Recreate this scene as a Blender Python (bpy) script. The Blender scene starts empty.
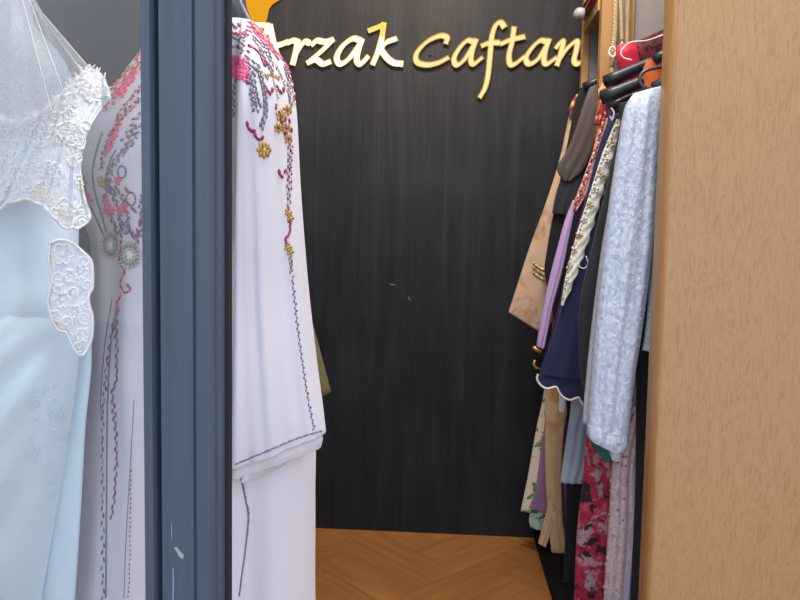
import bpy, bmesh, math, random
from mathutils import Vector, Matrix
from mathutils.bvhtree import BVHTree
random.seed(7)
C = bpy.context.scene.collection
sc = bpy.context.scene
PI = math.pi

# ------------------------------------------------------------------ camera
F = 700.0
CAM = Vector((0, 0, 1.0))
PITCH, YAW, ROLL = math.radians(4.2), math.radians(3.85), math.radians(1.02)
RM = (Matrix.Rotation(YAW, 4, 'Z') @ Matrix.Rotation(PI/2-PITCH, 4, 'X') @ Matrix.Rotation(ROLL, 4, 'Z'))
cd = bpy.data.cameras.new('camera'); cam = bpy.data.objects.new('camera', cd); C.objects.link(cam)
cd.sensor_width = 36; cd.lens = F/800*36; cd.clip_start = .02
cam.matrix_world = Matrix.Translation(CAM) @ RM
sc.camera = cam
R3 = RM.to_3x3()
def ray(px, py): return (R3 @ Vector(((px-400)/F, (300-py)/F, -1)))
def at(px, py, Y):
    d = ray(px, py); return CAM + d*(Y/d.y)
def floor_at(px, py):
    d = ray(px, py); return CAM + d*(-CAM.z/d.z)

# ------------------------------------------------------------------ materials
def s2l(c):
    c = c/255.0
    return c/12.92 if c <= .04045 else ((c+.055)/1.055)**2.4
def col(r, g, b, k=1.0): return (s2l(r)*k, s2l(g)*k, s2l(b)*k, 1)
class NT:
    def __init__(s, name):
        s.m = bpy.data.materials.new(name); s.m.use_nodes = True
        s.t = s.m.node_tree; s.n = s.t.nodes; s.n.clear()
        s.out = s.n.new('ShaderNodeOutputMaterial')
    def N(s, typ, **kw):
        n = s.n.new(typ)
        for k, v in kw.items():
            if k in n.inputs: n.inputs[k].default_value = v
            else: setattr(n, k, v)
        return n
    def L(s, a, b): s.t.links.new(a, b)
    def coords(s, scale=(1, 1, 1), kind='Object'):
        tc = s.N('ShaderNodeTexCoord'); mp = s.N('ShaderNodeMapping')
        mp.inputs['Scale'].default_value = scale
        s.L(tc.outputs[kind], mp.inputs['Vector']); return mp.outputs['Vector']
    def ramp(s, fac, stops, interp='LINEAR'):
        r = s.N('ShaderNodeValToRGB'); r.color_ramp.interpolation = interp
        e = r.color_ramp.elements
        while len(e) < len(stops): e.new(.5)
        for i, (p, c) in enumerate(stops): e[i].position = p; e[i].color = c
        s.L(fac, r.inputs['Fac']); return r.outputs['Color']
    def mix(s, fac, a, b):
        m = s.N('ShaderNodeMix', data_type='RGBA')
        if isinstance(fac, (int, float)): m.inputs[0].default_value = fac
        else: s.L(fac, m.inputs[0])
        for i, v in ((6, a), (7, b)):
            if isinstance(v, tuple): m.inputs[i].default_value = v
            else: s.L(v, m.inputs[i])
        return m.outputs[2]
    def bsdf(s, color, rough=.6, spec=.5, metal=0, bump=None, bs=.3, bd=.01, sheen=0):
        b = s.N('ShaderNodeBsdfPrincipled')
        if isinstance(color, tuple): b.inputs['Base Color'].default_value = color
        else: s.L(color, b.inputs['Base Color'])
        if isinstance(rough, float): b.inputs['Roughness'].default_value = rough
        else: s.L(rough, b.inputs['Roughness'])
        b.inputs['Specular IOR Level'].default_value = spec
        b.inputs['Metallic'].default_value = metal
        b.inputs['Sheen Weight'].default_value = sheen
        if bump is not None:
            bp = s.N('ShaderNodeBump'); bp.inputs['Strength'].default_value = bs; bp.inputs['Distance'].default_value = bd
            s.L(bump, bp.inputs['Height']); s.L(bp.outputs[0], b.inputs['Normal'])
        s.L(b.outputs[0], s.out.inputs[0]); s.b = b
        return s.m
    def noise(s, vec, scale, detail=4, dist=0, rough=.5):
        n = s.N('ShaderNodeTexNoise'); n.inputs['Scale'].default_value = scale; n.inputs['Detail'].default_value = detail
        n.inputs['Distortion'].default_value = dist; n.inputs['Roughness'].default_value = rough
        s.L(vec, n.inputs['Vector']); return n.outputs['Fac']
    def voro(s, vec, scale, feature='F1', out='Distance', rnd=1):
        n = s.N('ShaderNodeTexVoronoi', feature=feature); n.inputs['Scale'].default_value = scale
        n.inputs['Randomness'].default_value = rnd
        s.L(vec, n.inputs['Vector']); return n.outputs[out]

def fabric(name, c, rough=.75, var=.12, weave=600, spec=.25, sheen=.1, bs=.12):
    m = NT(name); v = m.coords()
    n = m.noise(v, 9, 4)
    dark = tuple(x*(1-var) for x in c[:3])+(1,); lite = tuple(min(x*(1+var*.5), .95) for x in c[:3])+(1,)
    return m.bsdf(m.ramp(n, [(.3, dark), (.7, lite)]), rough, spec, 0, m.noise(v, weave/4, 3), bs, .003, sheen)
def plain(name, c, rough=.5, spec=.5, metal=0.0):
    m = NT(name); v = m.coords()
    n = m.noise(v, 30, 3)
    d = tuple(x*.9 for x in c[:3])+(1,)
    return m.bsdf(m.ramp(n, [(.3, d), (.7, c)]), rough, spec, metal)
def printed(name, base, spots, scale=22, thr=.5, rough=.7, sheen=.1, metal=0):
    """cloth with a blotchy print: every spot colour has its own noise field"""
    m = NT(name); v = m.coords(); c = base
    for i, (sc_, col_, t, soft) in enumerate(spots):
        mp = m.N('ShaderNodeMapping'); mp.inputs['Location'].default_value = (3.1*i+1, 1.7*i, 2.3*i); m.L(v, mp.inputs['Vector'])
        n = m.noise(mp.outputs[0], sc_, 3, .8)
        f = m.ramp(n, [(t, (0, 0, 0, 1)), (min(t+soft, 1), (1, 1, 1, 1))])
        c = m.mix(f, c, col_)
    return m.bsdf(c, rough, .3, metal, m.noise(v, 120, 3), .15, .003, sheen)
def emit(name, c, strength):
    m = NT(name); e = m.N('ShaderNodeEmission'); e.inputs[0].default_value = c; e.inputs[1].default_value = strength
    m.L(e.outputs[0], m.out.inputs[0]); return m.m

def wood(name, c1, c2, scale=(9, 9, .9), rough=.45, fine=True, d=1.4, spec=.4):
    m = NT(name); v = m.coords(scale)
    n = m.noise(v, 5, 6, d, .6)
    v2 = m.coords((scale[0]*9, scale[1]*9, scale[2]*2.5)); n2 = m.noise(v2, 6, 3, .3)
    c = m.ramp(n, [(.34, c1), (.5, c2), (.66, c1)])
    c = m.mix(m.ramp(n2, [(.42, (0, 0, 0, 1)), (.75, (.45, .45, .45, 1))]), c, tuple(x*.72 for x in c1[:3])+(1,))
    return m.bsdf(c, rough, spec, 0, n2, .08, .002)

M = {}
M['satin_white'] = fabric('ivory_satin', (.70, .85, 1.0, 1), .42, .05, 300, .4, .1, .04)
M['lace'] = None
def lace_mat():
    m = NT('white_lace'); v = m.coords()
    e = m.voro(v, 75, 'DISTANCE_TO_EDGE')
    n = m.noise(v, 40, 4, 1.2)
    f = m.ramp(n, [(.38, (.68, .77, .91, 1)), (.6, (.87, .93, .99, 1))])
    mm = m.N('ShaderNodeMath', operation='ADD'); m.L(n, mm.inputs[0]); m.L(e, mm.inputs[1])
    return m.bsdf(f, .7, .2, 0, mm.outputs[0], .35, .008, .2)
M['lace'] = lace_mat()
M['lace_thread'] = fabric('lace_thread', (.92, .95, .985, 1), .7, .04)
def veil_mat():
    m = NT('veil_tulle'); v = m.coords()
    t = m.N('ShaderNodeBsdfTransparent'); d = m.N('ShaderNodeBsdfDiffuse'); d.inputs[0].default_value = (.83, .86, .90, 1)
    tl = m.N('ShaderNodeBsdfTranslucent'); tl.inputs[0].default_value = (.8, .84, .9, 1)
    ad = m.N('ShaderNodeMixShader'); ad.inputs[0].default_value = .35
    m.L(d.outputs[0], ad.inputs[1]); m.L(tl.outputs[0], ad.inputs[2])
    n = m.noise(v, 260, 2)
    f = m.ramp(n, [(.3, (.26, .26, .26, 1)), (.7, (.36, .36, .36, 1))])
    mx = m.N('ShaderNodeMixShader'); m.L(f, mx.inputs[0]); m.L(t.outputs[0], mx.inputs[1]); m.L(ad.outputs[0], mx.inputs[2])
    m.L(mx.outputs[0], m.out.inputs[0]); return m.m
M['veil'] = veil_mat()
M['veil_hem'] = fabric('veil_hem', (.8, .8, .8, 1), .8, .03)
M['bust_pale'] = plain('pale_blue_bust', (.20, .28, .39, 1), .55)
M['bust_dark'] = fabric('navy_bust_cloth', col(36, 44, 66), .7, .1)
M['caftan'] = fabric('pale_pink_crepe', (.63, .605, .68, 1), .62, .03, 300, .3, .2, .03)
M['coral'] = plain('coral_beads', col(232, 92, 110), .35)
M['pink'] = plain('pink_beads', col(240, 95, 150), .35)
M['maroon'] = plain('maroon_beads', col(150, 30, 84), .3)
M['gold'] = plain('gold_beads', col(190, 150, 70), .28, .6, .55)
M['silver'] = plain('silver_beads', col(150, 145, 165), .28, .6, .5)
M['grey'] = plain('grey_beads', col(118, 112, 128), .35, .6, .2)
M['pale_gold'] = plain('pale_gold_beads', col(205, 200, 170), .3, .6, .3)
M['pearl'] = plain('pearl', (.85, .83, .80, 1), .2)
BEADS = [M['coral'], M['pink'], M['maroon'], M['gold'], M['silver'], M['grey'], M['pale_gold'], M['pearl']]
CO, PK, MA, GO, SI, GR, PG, PE = range(8)

def post_mat():
    m = NT('slate_blue_paint'); v = m.coords((25, 25, 1.2)); n = m.noise(v, 4, 5, .5)
    v2 = m.coords(); n2 = m.noise(v2, 60, 3)
    c = m.ramp(n, [(.3, col(72, 83, 101, .70)), (.7, col(82, 94, 113, .70))])
    return m.bsdf(c, .42, .4, 0, n2, .06, .003)
M['post'] = post_mat()
M['post_dark'] = plain('charcoal_gasket', col(38, 36, 48), .6, .3)
M['scratch'] = plain('rubbed_slate_paint', col(112, 124, 142), .6)
M['chip'] = plain('bare_scuffed_wood', col(150, 152, 150), .7)
def glass_mat():
    m = NT('window_glass'); t = m.N('ShaderNodeBsdfTransparent'); t.inputs[0].default_value = (1, 1, 1, 1)
    g = m.N('ShaderNodeBsdfGlossy'); g.inputs['Roughness'].default_value = .02
    fr = m.N('ShaderNodeFresnel'); fr.inputs[0].default_value = 1.5
    mx = m.N('ShaderNodeMixShader'); m.L(fr.outputs[0], mx.inputs[0]); m.L(t.outputs[0], mx.inputs[1]); m.L(g.outputs[0], mx.inputs[2])
    m.L(mx.outputs[0], m.out.inputs[0]); return m.m
M['glass'] = glass_mat()
def blackwall_mat():
    m = NT('black_stained_boards'); v = m.coords((9, 1, .55)); n = m.noise(v, 3, 6, .8, .7)
    v2 = m.coords(); n2 = m.noise(v2, 3.5, 5, .3)
    c = m.ramp(n, [(.3, (.0062, .0080, .0125, 1)), (.5, (.0105, .0128, .0185, 1)), (.72, (.0195, .0225, .030, 1))])
    c = m.mix(m.ramp(n2, [(.5, (0, 0, 0, 1)), (.8, (.55, .55, .55, 1))]), c, (.026, .028, .034, 1))
    k = m.noise(m.coords((1, 1, .55)), 11, 2, 0)
    c = m.mix(m.ramp(k, [(.70, (0, 0, 0, 1)), (.76, (.8, .8, .8, 1))]), c, (.008, .008, .009, 1))
    return m.bsdf(c, .62, .22, 0, n, .05, .002)
M['blackwall'] = blackwall_mat()
M['wall_paint'] = plain('warm_white_plaster', (.42, .40, .38, 1), .8, .2)
M['ceiling'] = plain('white_ceiling_paint', (.6, .6, .58, 1), .8, .2)
M['pavement'] = plain('grey_pavement', (.36, .36, .37, 1), .85, .2)
M['oak'] = wood('oak_veneer', col(188, 144, 98, .76), col(202, 162, 116, .76), (8, 8, 1.6), .45, True, 3.2)
M['oak_edge'] = wood('oak_edge_band', col(194, 142, 88, .72), col(208, 160, 106, .72), (20, 20, .6), .4)
M['grey_panel'] = plain('grey_melamine', col(158, 154, 154, .8), .5)
M['plinth'] = plain('black_laminate', (.004, .004, .006, 1), .8, .15)
M['hanger'] = plain('black_plastic', (.02, .023, .03, 1), .38, .5)
M['slate_hanger'] = plain('slate_plastic', (.055, .065, .085, 1), .35, .5)
M['chrome'] = plain('brushed_steel', (.55, .55, .56, 1), .3, .5, .9)
M['cord'] = fabric('cream_cord', col(196, 172, 132), .8, .2)
M['white_cord'] = fabric('white_cord', (.8, .8, .8, 1), .8, .05)
M['red_cloth'] = fabric('dark_red_cloth', col(122, 38, 30), .7, .15)
M['bright_red'] = fabric('bright_red_satin', col(206, 36, 66), .5, .12)
M['orange'] = fabric('orange_satin', col(222, 104, 44), .45, .15)
M['beige'] = printed('beige_silk_print', col(196, 166, 140), [(14, col(170, 132, 104), .52, .12), (20, col(128, 128, 146), .64, .06)])
M['tan_silk'] = printed('tan_silk', col(206, 176, 138), [(9, col(196, 140, 92), .52, .15), (16, col(150, 142, 150), .66, .06)], rough=.5)
M['black_cloth'] = fabric('black_crepe', (.012, .012, .016, 1), .75, .2, 600, .2)
M['char_cloth'] = fabric('charcoal_crepe', (.028, .029, .037, 1), .75, .2, 600, .2)
M['taupe'] = fabric('taupe_satin', col(84, 74, 72), .5, .12)
M['lilac'] = fabric('lilac_satin', col(190, 160, 208), .5, .06)
M['purple'] = fabric('dark_purple_satin', col(88, 38, 100), .5, .12)
M['navy'] = fabric('navy_crepe', col(30, 38, 76), .65, .12, 600, .3)
M['cream_lace'] = printed('cream_gold_lace', col(234, 230, 214), [(60, col(190, 160, 104), .62, .05), (75, col(246, 244, 238), .5, .08)])
M['white_pipe'] = fabric('white_piping', (.72, .72, .75, 1), .7, .05)
M['pale_blue'] = fabric('pale_grey_blue_satin', col(160, 172, 192), .5, .08)
def brocade(name, a, b, sc_=38, metal=.15):
    m = NT(name); v = m.coords((1, 1, .7)); n = m.noise(v, sc_, 4, 2.2); n2 = m.voro(v, sc_*1.6)
    f = m.ramp(n, [(.36, (0, 0, 0, 1)), (.6, (1, 1, 1, 1))])
    c = m.mix(f, a, b)
    return m.bsdf(c, m.ramp(n, [(.44, (.6, .6, .6, 1)), (.54, (.34, .34, .34, 1))]), .45, metal, n2, .35, .004, .15)
M['silver_brocade'] = brocade('ice_blue_brocade', col(164, 178, 202), col(198, 208, 226), 55, .08)
M['grey_lining'] = fabric('silver_grey_lining', col(176, 178, 192), .5, .06)
M['teal'] = fabric('teal_satin', col(18, 84, 84), .5, .12)
M['crimson'] = printed('crimson_grey_black_print', col(158, 34, 60), [(26, col(160, 136, 148), .52, .10), (34, col(186, 70, 92), .56, .10), (22, (.012, .010, .014, 1), .57, .05), (60, col(110, 24, 46), .55, .1)])
M['lace_red'] = printed('dark_red_black_lace', col(120, 26, 42), [(70, (.01, .01, .012, 1), .5, .05)])
M['pink_sequin'] = brocade('pale_pink_sequins', col(208, 180, 192), col(228, 212, 220), 60, .1)
M['lilac_pale'] = fabric('pale_lilac_satin', col(196, 188, 214), .5, .05)
M['green_floral'] = printed('cream_green_floral', col(216, 206, 188), [(26, col(70, 138, 84), .58, .03), (30, col(200, 120, 110), .68, .03)])
M['mauve'] = fabric('mauve_satin', col(146, 108, 146), .55, .08)
M['mint_floral'] = printed('mint_floral', col(176, 200, 184), [(34, col(60, 120, 84), .56, .04)])
M['olive'] = fabric('olive_crepe', col(112, 104, 66), .7, .12)
M['coral_bead_cloth'] = printed('coral_gold_embroidery', col(206, 150, 140), [(70, col(190, 70, 84), .55, .05), (80, col(228, 206, 170), .58, .05)])
M['red_embroidery'] = printed('red_gold_embroidery', col(150, 34, 48), [(60, col(216, 180, 120), .56, .05)])
M['sign_white'] = emit('lit_letter_face', (1, .93, .78, 1), 3.2)
M['sign_gold'] = emit('lit_letter_rim', (1, .62, .13, 1), 1.3)
M['sign_cream'] = emit('lit_letter_cream', (1, .80, .36, 1), 1.12)
M['sign_ochre'] = emit('lit_letter_ochre', (1, .60, .14, 1), .62)
M['logo'] = emit('lit_amber_emblem', (1, .44, .018, 1), .86)
M['lamp'] = emit('lamp_disc', (1, .86, .66, 1), 6)

# ------------------------------------------------------------------ mesh helpers
ORG = {}
class MB:
    def __init__(s): s.v = []; s.f = []; s.mi = []; s.sm = []
    def add(s, vs, fs, mi=0, smooth=True):
        o = len(s.v); s.v += [Vector(v) for v in vs]
        for f in fs: s.f.append([i+o for i in f]); s.mi.append(mi); s.sm.append(smooth)
    def box(s, a, b, mi=0):
        x0, y0, z0 = a; x1, y1, z1 = b
        s.add([(x0, y0, z0), (x1, y0, z0), (x1, y1, z0), (x0, y1, z0), (x0, y0, z1), (x1, y0, z1), (x1, y1, z1), (x0, y1, z1)],
              [(0, 3, 2, 1), (4, 5, 6, 7), (0, 1, 5, 4), (1, 2, 6, 5), (2, 3, 7, 6), (3, 0, 4, 7)], mi, False)
    def cbox(s, a, b, ch=.003, mi=0):
        """box with chamfered vertical and depth edges"""
        bm = bmesh.new(); bmesh.ops.create_cube(bm, size=1)
        A, B = Vector(a), Vector(b)
        for v in bm.verts: v.co = Vector((A[i]+(v.co[i]+.5)*(B[i]-A[i]) for i in range(3)))
        bmesh.ops.bevel(bm, geom=bm.edges[:], offset=ch, segments=2, affect='EDGES', profile=.5)
        s.bm(bm, mi, False)
    def bm(s, bm, mi=0, smooth=True):
        bm.verts.index_update(); s.add([v.co.copy() for v in bm.verts], [[v.index for v in f.verts] for f in bm.faces], mi, smooth); bm.free()
    def tube(s, pts, r, seg=8, mi=0, caps=True):
        pts = [Vector(p) for p in pts]; n = len(pts)
        rr = r if isinstance(r, (list, tuple)) else [r]*n
        up = None; vs = []; fs = []
        for i, p in enumerate(pts):
            t = (pts[min(i+1, n-1)]-pts[max(i-1, 0)]).normalized()
            if up is None: up = t.orthogonal().normalized()
            up = (up-t*up.dot(t)); up = up.normalized() if up.length > 1e-6 else t.orthogonal().normalized()
            b = t.cross(up)
            for k in range(seg):
                a = 2*PI*k/seg; vs.append(p+(up*math.cos(a)+b*math.sin(a))*rr[i])
        for i in range(n-1):
            for k in range(seg):
                fs.append((i*seg+k, i*seg+(k+1) % seg, (i+1)*seg+(k+1) % seg, (i+1)*seg+k))
        if caps: fs += [tuple(range(seg))[::-1], tuple((n-1)*seg+k for k in range(seg))]
        s.add(vs, fs, mi)
    def ell(s, c, ax, ay, az, mi=0, u=8, w=5):
        """ellipsoid with the three half-axis vectors"""
        vs = [c-az]; fs = []
        for i in range(1, w):
            ph = -PI/2+PI*i/w
            for k in range(u):
                a = 2*PI*k/u; vs.append(c+ax*(math.cos(a)*math.cos(ph))+ay*(math.sin(a)*math.cos(ph))+az*math.sin(ph))
        vs.append(c+az); L = len(vs)-1
        for k in range(u):
            fs.append((0, 1+(k+1) % u, 1+k)); fs.append((L, 1+(w-2)*u+k, 1+(w-2)*u+(k+1) % u))
            for i in range(w-2):
                fs.append((1+i*u+k, 1+i*u+(k+1) % u, 1+(i+1)*u+(k+1) % u, 1+(i+1)*u+k))
        s.add(vs, fs, mi)
    def cyl(s, c, r, z0, z1, seg=32, mi=0):
        vs = []; 
        for z in (z0, z1):
            for k in range(seg): a = 2*PI*k/seg; vs.append((c[0]+r*math.cos(a), c[1]+r*math.sin(a), z))
        fs = [(k, (k+1) % seg, seg+(k+1) % seg, seg+k) for k in range(seg)]
        s.add(vs, fs, mi); s.add(vs, [tuple(range(seg))[::-1], tuple(range(seg, 2*seg))], mi, False)
    def grid(s, rows, mi=0, closed=False, cap=False):
        n = len(rows[0]); vs = [p for r in rows for p in r]; fs = []
        for i in range(len(rows)-1):
            for k in range(n if closed else n-1):
                fs.append((i*n+k, i*n+(k+1) % n, (i+1)*n+(k+1) % n, (i+1)*n+k))
        s.add(vs, fs, mi)
        if cap:
            s.add(rows[0], [tuple(range(n))[::-1]], mi); s.add(rows[-1], [tuple(range(n))], mi)
    def bvh(s): return BVHTree.FromPolygons([tuple(v) for v in s.v], [tuple(f) for f in s.f])
    def build(s, name, mats, parent=None, org=None):
        if not isinstance(mats, (list, tuple)): mats = [mats]
        o0 = ORG[parent.name] if parent else (Vector(org) if org else Vector((0, 0, 0)))
        me = bpy.data.meshes.new(name); me.from_pydata([tuple(v-o0) for v in s.v], [], s.f)
        for m in mats: me.materials.append(m)
        me.polygons.foreach_set('material_index', s.mi); me.polygons.foreach_set('use_smooth', s.sm)
        bm = bmesh.new(); bm.from_mesh(me); bmesh.ops.remove_doubles(bm, verts=bm.verts, dist=1e-6); bmesh.ops.recalc_face_normals(bm, faces=bm.faces); bm.to_mesh(me); bm.free()
        me.update()
        o = bpy.data.objects.new(name, me); C.objects.link(o)
        if parent: o.parent = parent
        else: o.location = o0
        ORG[o.name] = o0
        return o
def empty(name, loc, label, cat, group=None):
    o = bpy.data.objects.new(name, None); C.objects.link(o); o.location = loc; o.empty_display_size = .1
    ORG[o.name] = Vector(loc); o['label'] = label; o['category'] = cat
    if group: o['group'] = group
    return o
def tag(o, label, cat, group=None):
    o['label'] = label; o['category'] = cat
    if group: o['group'] = group
    return o
def struct(o): o['kind'] = 'structure'; return o
def cr(p, t):
    """Catmull-Rom through list p of Vectors, t in 0..1"""
    n = len(p)-1; x = min(max(t, 0), 1)*n; i = min(int(x), n-1); u = x-i
    a = p[i-1] if i > 0 else p[i]*2-p[i+1]; b = p[i]; c = p[i+1]; d = p[i+2] if i+2 <= n else p[i+1]*2-p[i]
    return .5*((2*b)+(c-a)*u+(2*a-5*b+4*c-d)*u*u+(3*b-a-3*c+d)*u**3)
def path(pts, n): return [cr(pts, i/(n-1)) for i in range(n)]
def pix(pts, Y): return [at(x, y, Y) for x, y in pts]
def loft(mb, rows, N=44, Mr=60, folds=(), mi=0, cap=True, pw=.75, back=1.0, zmin=.022):
    """rows: (xl,yl,xr,yr,Y,thick). A closed, draped shell with vertical folds running down it."""
    YY = [r[4] if isinstance(r[4], tuple) else (r[4], r[4]) for r in rows]
    Ls = [at(r[0], r[1], y[0]) for r, y in zip(rows, YY)]; Rs = [at(r[2], r[3], y[1]) for r, y in zip(rows, YY)]
    Ts = [Vector((r[5], 0, 0)) for r in rows]
    out = []
    for j in range(Mr):
        v = j/(Mr-1); L, R = cr(Ls, v), cr(Rs, v); t = max(cr(Ts, v).x, .004)
        mid, half = (L+R)/2, (R-L)/2; ring = []
        nrm = Vector((half.y, -half.x, 0)); nrm = nrm.normalized() if nrm.length > 1e-6 else Vector((0, -1, 0))
        if nrm.y > 0: nrm = -nrm
        if isinstance(rows[0][4], tuple): nrm = Vector((0, -1, 0))
        for k in range(N):
            a = 2*PI*k/N; cx = -math.cos(a); sy = math.sin(a)
            d = t/2*(abs(sy)**pw)*(1 if sy > 0 else -back)
            w = 0
            for (amp, fr, ph, grow, lean) in folds:
                w += amp*(v**grow if grow else 1)*math.sin(fr*(cx+lean*v)*PI+ph)
            w *= (1-abs(cx)**6)*(.35+.65*abs(sy)) if True else 1
            q = mid+half*cx+nrm*(d+w); q.z = max(q.z, zmin); ring.append(q)
        out.append(ring)
    mb.grid(out, mi, True, cap); return out
def solid_from_outline(mb, pts, Y, th, mi=0):
    """closed pixel outline on plane Y extruded th towards the street"""
    f = [at(x, y, Y)-Vector((0, th, 0)) for x, y in pts]; b = [at(x, y, Y) for x, y in pts]; n = len(pts)
    mb.add(f+b, [tuple(range(n)), tuple(range(n, 2*n))[::-1]]+[(i, (i+1) % n, n+(i+1) % n, n+i) for i in range(n)], mi, False)

# surface decoration: hit the cloth under a pixel and lay beads on it
def hit(bvh, px, py):
    d = ray(px, py).normalized(); r = bvh.ray_cast(CAM, d)
    if r[0] is None: return None
    n = r[1] if r[1].dot(d) < 0 else -r[1]
    return r[0], n
def bead(mb, bvh, px, py, ang, a, b, h, mi):
    """one bead at a pixel; a,b in px half lengths, ang in degrees on the cloth"""
    r = hit(bvh, px, py)
    if not r: return
    p, n = r; k = (p.y)/F
    t = Vector((math.cos(math.radians(ang)), 0, -math.sin(math.radians(ang))))
    t = (t-n*t.dot(n)).normalized(); u = n.cross(t)
    a *= 1.15; b *= 1.2
    mb.ell(p+n*(h*k*.4), t*(a*k), u*(b*k), n*(h*k), mi, 7, 4)
def bead_line(mb, bvh, pts, step, a, b, mis, jit=.3, tilt=0, h=1.1):
    P = [Vector((x, y, 0)) for x, y in pts]; n = 200; S = path(P, n); acc = step; i = 0
    for k in range(1, n):
        acc += (S[k]-S[k-1]).length
        if acc >= step:
            acc = 0; d = S[k]-S[k-1]; ang = math.degrees(math.atan2(d.y, d.x))
            tt = tilt*(1 if i % 2 else -1); off = (b*.8 if tilt else 0)*(1 if i % 2 else -1)
            nx, ny = -d.normalized().y, d.normalized().x
            bead(mb, bvh, S[k].x+nx*off+random.uniform(-jit, jit), S[k].y+ny*off+random.uniform(-jit, jit), ang+tt, a, b, h, mis[i % len(mis)] if isinstance(mis, (list, tuple)) else mis); i += 1
def flower(mb, bvh, px, py, r, petals, mi, mic, rot=0):
    for k in range(petals):
        a = 360*k/petals+rot; bead(mb, bvh, px+r*.6*math.cos(math.radians(a)), py+r*.6*math.sin(math.radians(a)), a, r*.48, r*.3, 1.2, mi)
    bead(mb, bvh, px, py, 0, r*.28, r*.28, 1.6, mic)
def cord_on(mb, bvh, pts, r, mi, n=60):
    P = [Vector((x, y, 0)) for x, y in pts]; o = []
    for q in path(P, n):
        h = hit(bvh, q.x, q.y)
        if h: o.append(h[0]+h[1]*r*.5)
    if len(o) > 2: mb.tube(o, r, 6, mi)

# ------------------------------------------------------------------ the shop
wall_pt = floor_at(428, 533); WY = wall_pt.y
XL, XR, ZC, SILL = -2.2, 1.24, 2.55, .72
print('WALL Y', WY)
b = MB(); b.box((XL-.1, WY, -.1), (XR+.1, WY+.1, ZC)); wb = struct(b.build('wall_back', M['blackwall']))
# two pale scuffs on the boards
b = MB()
for pts in ([(388.5, 283.2), (391, 283.6), (397, 284.8), (392, 285.8)], [(407.5, 296.5), (409, 297.2), (411, 301), (408.8, 299.6)]): solid_from_outline(b, pts, WY, .0012)
sf = b.build('scuff_mark', plain('scuffed_paint', col(92, 93, 97), .8), wb)
b = MB(); b.box((XL-.1, SILL-.1, -.1), (XL, WY, ZC)); struct(b.build('wall_left', M['wall_paint']))
b = MB(); b.box((XR, 1.2, -.1), (XR+.1, WY, ZC)); struct(b.build('wall_right', M['wall_paint']))
b = MB(); b.box((XL-.1, SILL-.1, ZC), (XR+.1, WY+.1, ZC+.1)); struct(b.build('ceiling', M['ceiling']))
b = MB(); b.box((-6, -8, -.25), (6, SILL-.1, -.12)); struct(b.build('ground', M['pavement']))

# herringbone floor: every plank a face block of the one floor mesh
def make_floor():
    x0, x1, y0, y1 = XL-.05, XR+.05, SILL-.1, WY+.02
    bm = bmesh.new(); uv = bm.loops.layers.uv.new('grain')
    W, L = .105, .42
    ca, sa = math.cos(PI/4), math.sin(PI/4)
    def plank(u0, v0, u1, v1, along):
        pts = [(u0, v0), (u1, v0), (u1, v1), (u0, v1)]
        r1, r2 = random.uniform(0, 20), random.uniform(0, 20)
        g = .0005
        c = ((u0+u1)/2, (v0+v1)/2)
        P = []
        for u, v in pts:
            uu = u+(g if u < c[0] else -g); vv = v+(g if v < c[1] else -g)
            P.append((uu*ca-vv*sa-.02, uu*sa+vv*ca+1.60))
        if all(p[0] < x0 or p[0] > x1 or p[1] < y0 or p[1] > y1 for p in P): return
        top = [bm.verts.new((x, y, 0)) for x, y in P]; f = bm.faces.new(top)
        for lp, (u, v) in zip(f.loops, pts):
            lp[uv].uv = ((u-u0+r1, v-v0+r2) if along == 0 else (v-v0+r1, u-u0+r2))
        bot = [bm.verts.new((x, y, -.004)) for x, y in P]
        for i in range(4): bm.faces.new((top[i], bot[i], bot[(i+1) % 4], top[(i+1) % 4]))
    n = int(L/W)
    for i in range(-40, 41):
        for j in range(-12, 13):
            # classic herringbone lattice
            bu = i*W+j*L; bv = i*W-j*L
            plank(bu, bv, bu+L, bv+W, 0)
            plank(bu+L-0, bv-L+W, bu+L+W, bv+W, 1) if False else plank(bu, bv+W, bu+W, bv+W+L, 1)
    geom = bm.verts[:]+bm.edges[:]+bm.faces[:]
    for co, no in (((x0, 0, 0), (-1, 0, 0)), ((x1, 0, 0), (1, 0, 0)), ((0, y0, 0), (0, -1, 0)), ((0, y1, 0), (0, 1, 0))):
        geom = bm.verts[:]+bm.edges[:]+bm.faces[:]
        bmesh.ops.bisect_plane(bm, geom=geom, plane_co=co, plane_no=no, clear_outer=True)
    vs = [bm.verts.new(p) for p in ((x0, y0, -.003), (x1, y0, -.003), (x1, y1, -.003), (x0, y1, -.003))]; bm.faces.new(vs)
    vs = [bm.verts.new(p) for p in ((x0, y0, -.1), (x1, y0, -.1), (x1, y1, -.1), (x0, y1, -.1))]; bm.faces.new(vs[::-1])
    me = bpy.data.meshes.new('floor'); bm.to_mesh(me); bm.free()
    m = NT('herringbone_oak')
    tc = m.N('ShaderNodeUVMap', uv_map='grain'); mp = m.N('ShaderNodeMapping'); mp.inputs['Scale'].default_value = (3, 34, 1); m.L(tc.outputs[0], mp.inputs[0])
    n = m.noise(mp.outputs[0], 1.2, 5, .8)
    mp2 = m.N('ShaderNodeMapping'); mp2.inputs['Scale'].default_value = (.5, 2, 1); m.L(tc.outputs[0], mp2.inputs[0])
    n2 = m.noise(mp2.outputs[0], 1.1, 2, 0)
    c = m.ramp(n, [(.3, col(126, 82, 44, 1.22)), (.55, col(146, 97, 53, 1.22)), (.75, col(158, 108, 60, 1.22))])
    c = m.mix(m.ramp(n2, [(.35, (0, 0, 0, 1)), (.7, (.8, .8, .8, 1))]), c, col(130, 84, 42, 1.22))
    mat = m.bsdf(c, .5, .25, 0, n, .05, .002)
    me.materials.append(mat); o = bpy.data.objects.new('floor', me); C.objects.link(o); ORG[o.name] = Vector((0, 0, 0)); struct(o)
make_floor()

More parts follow.
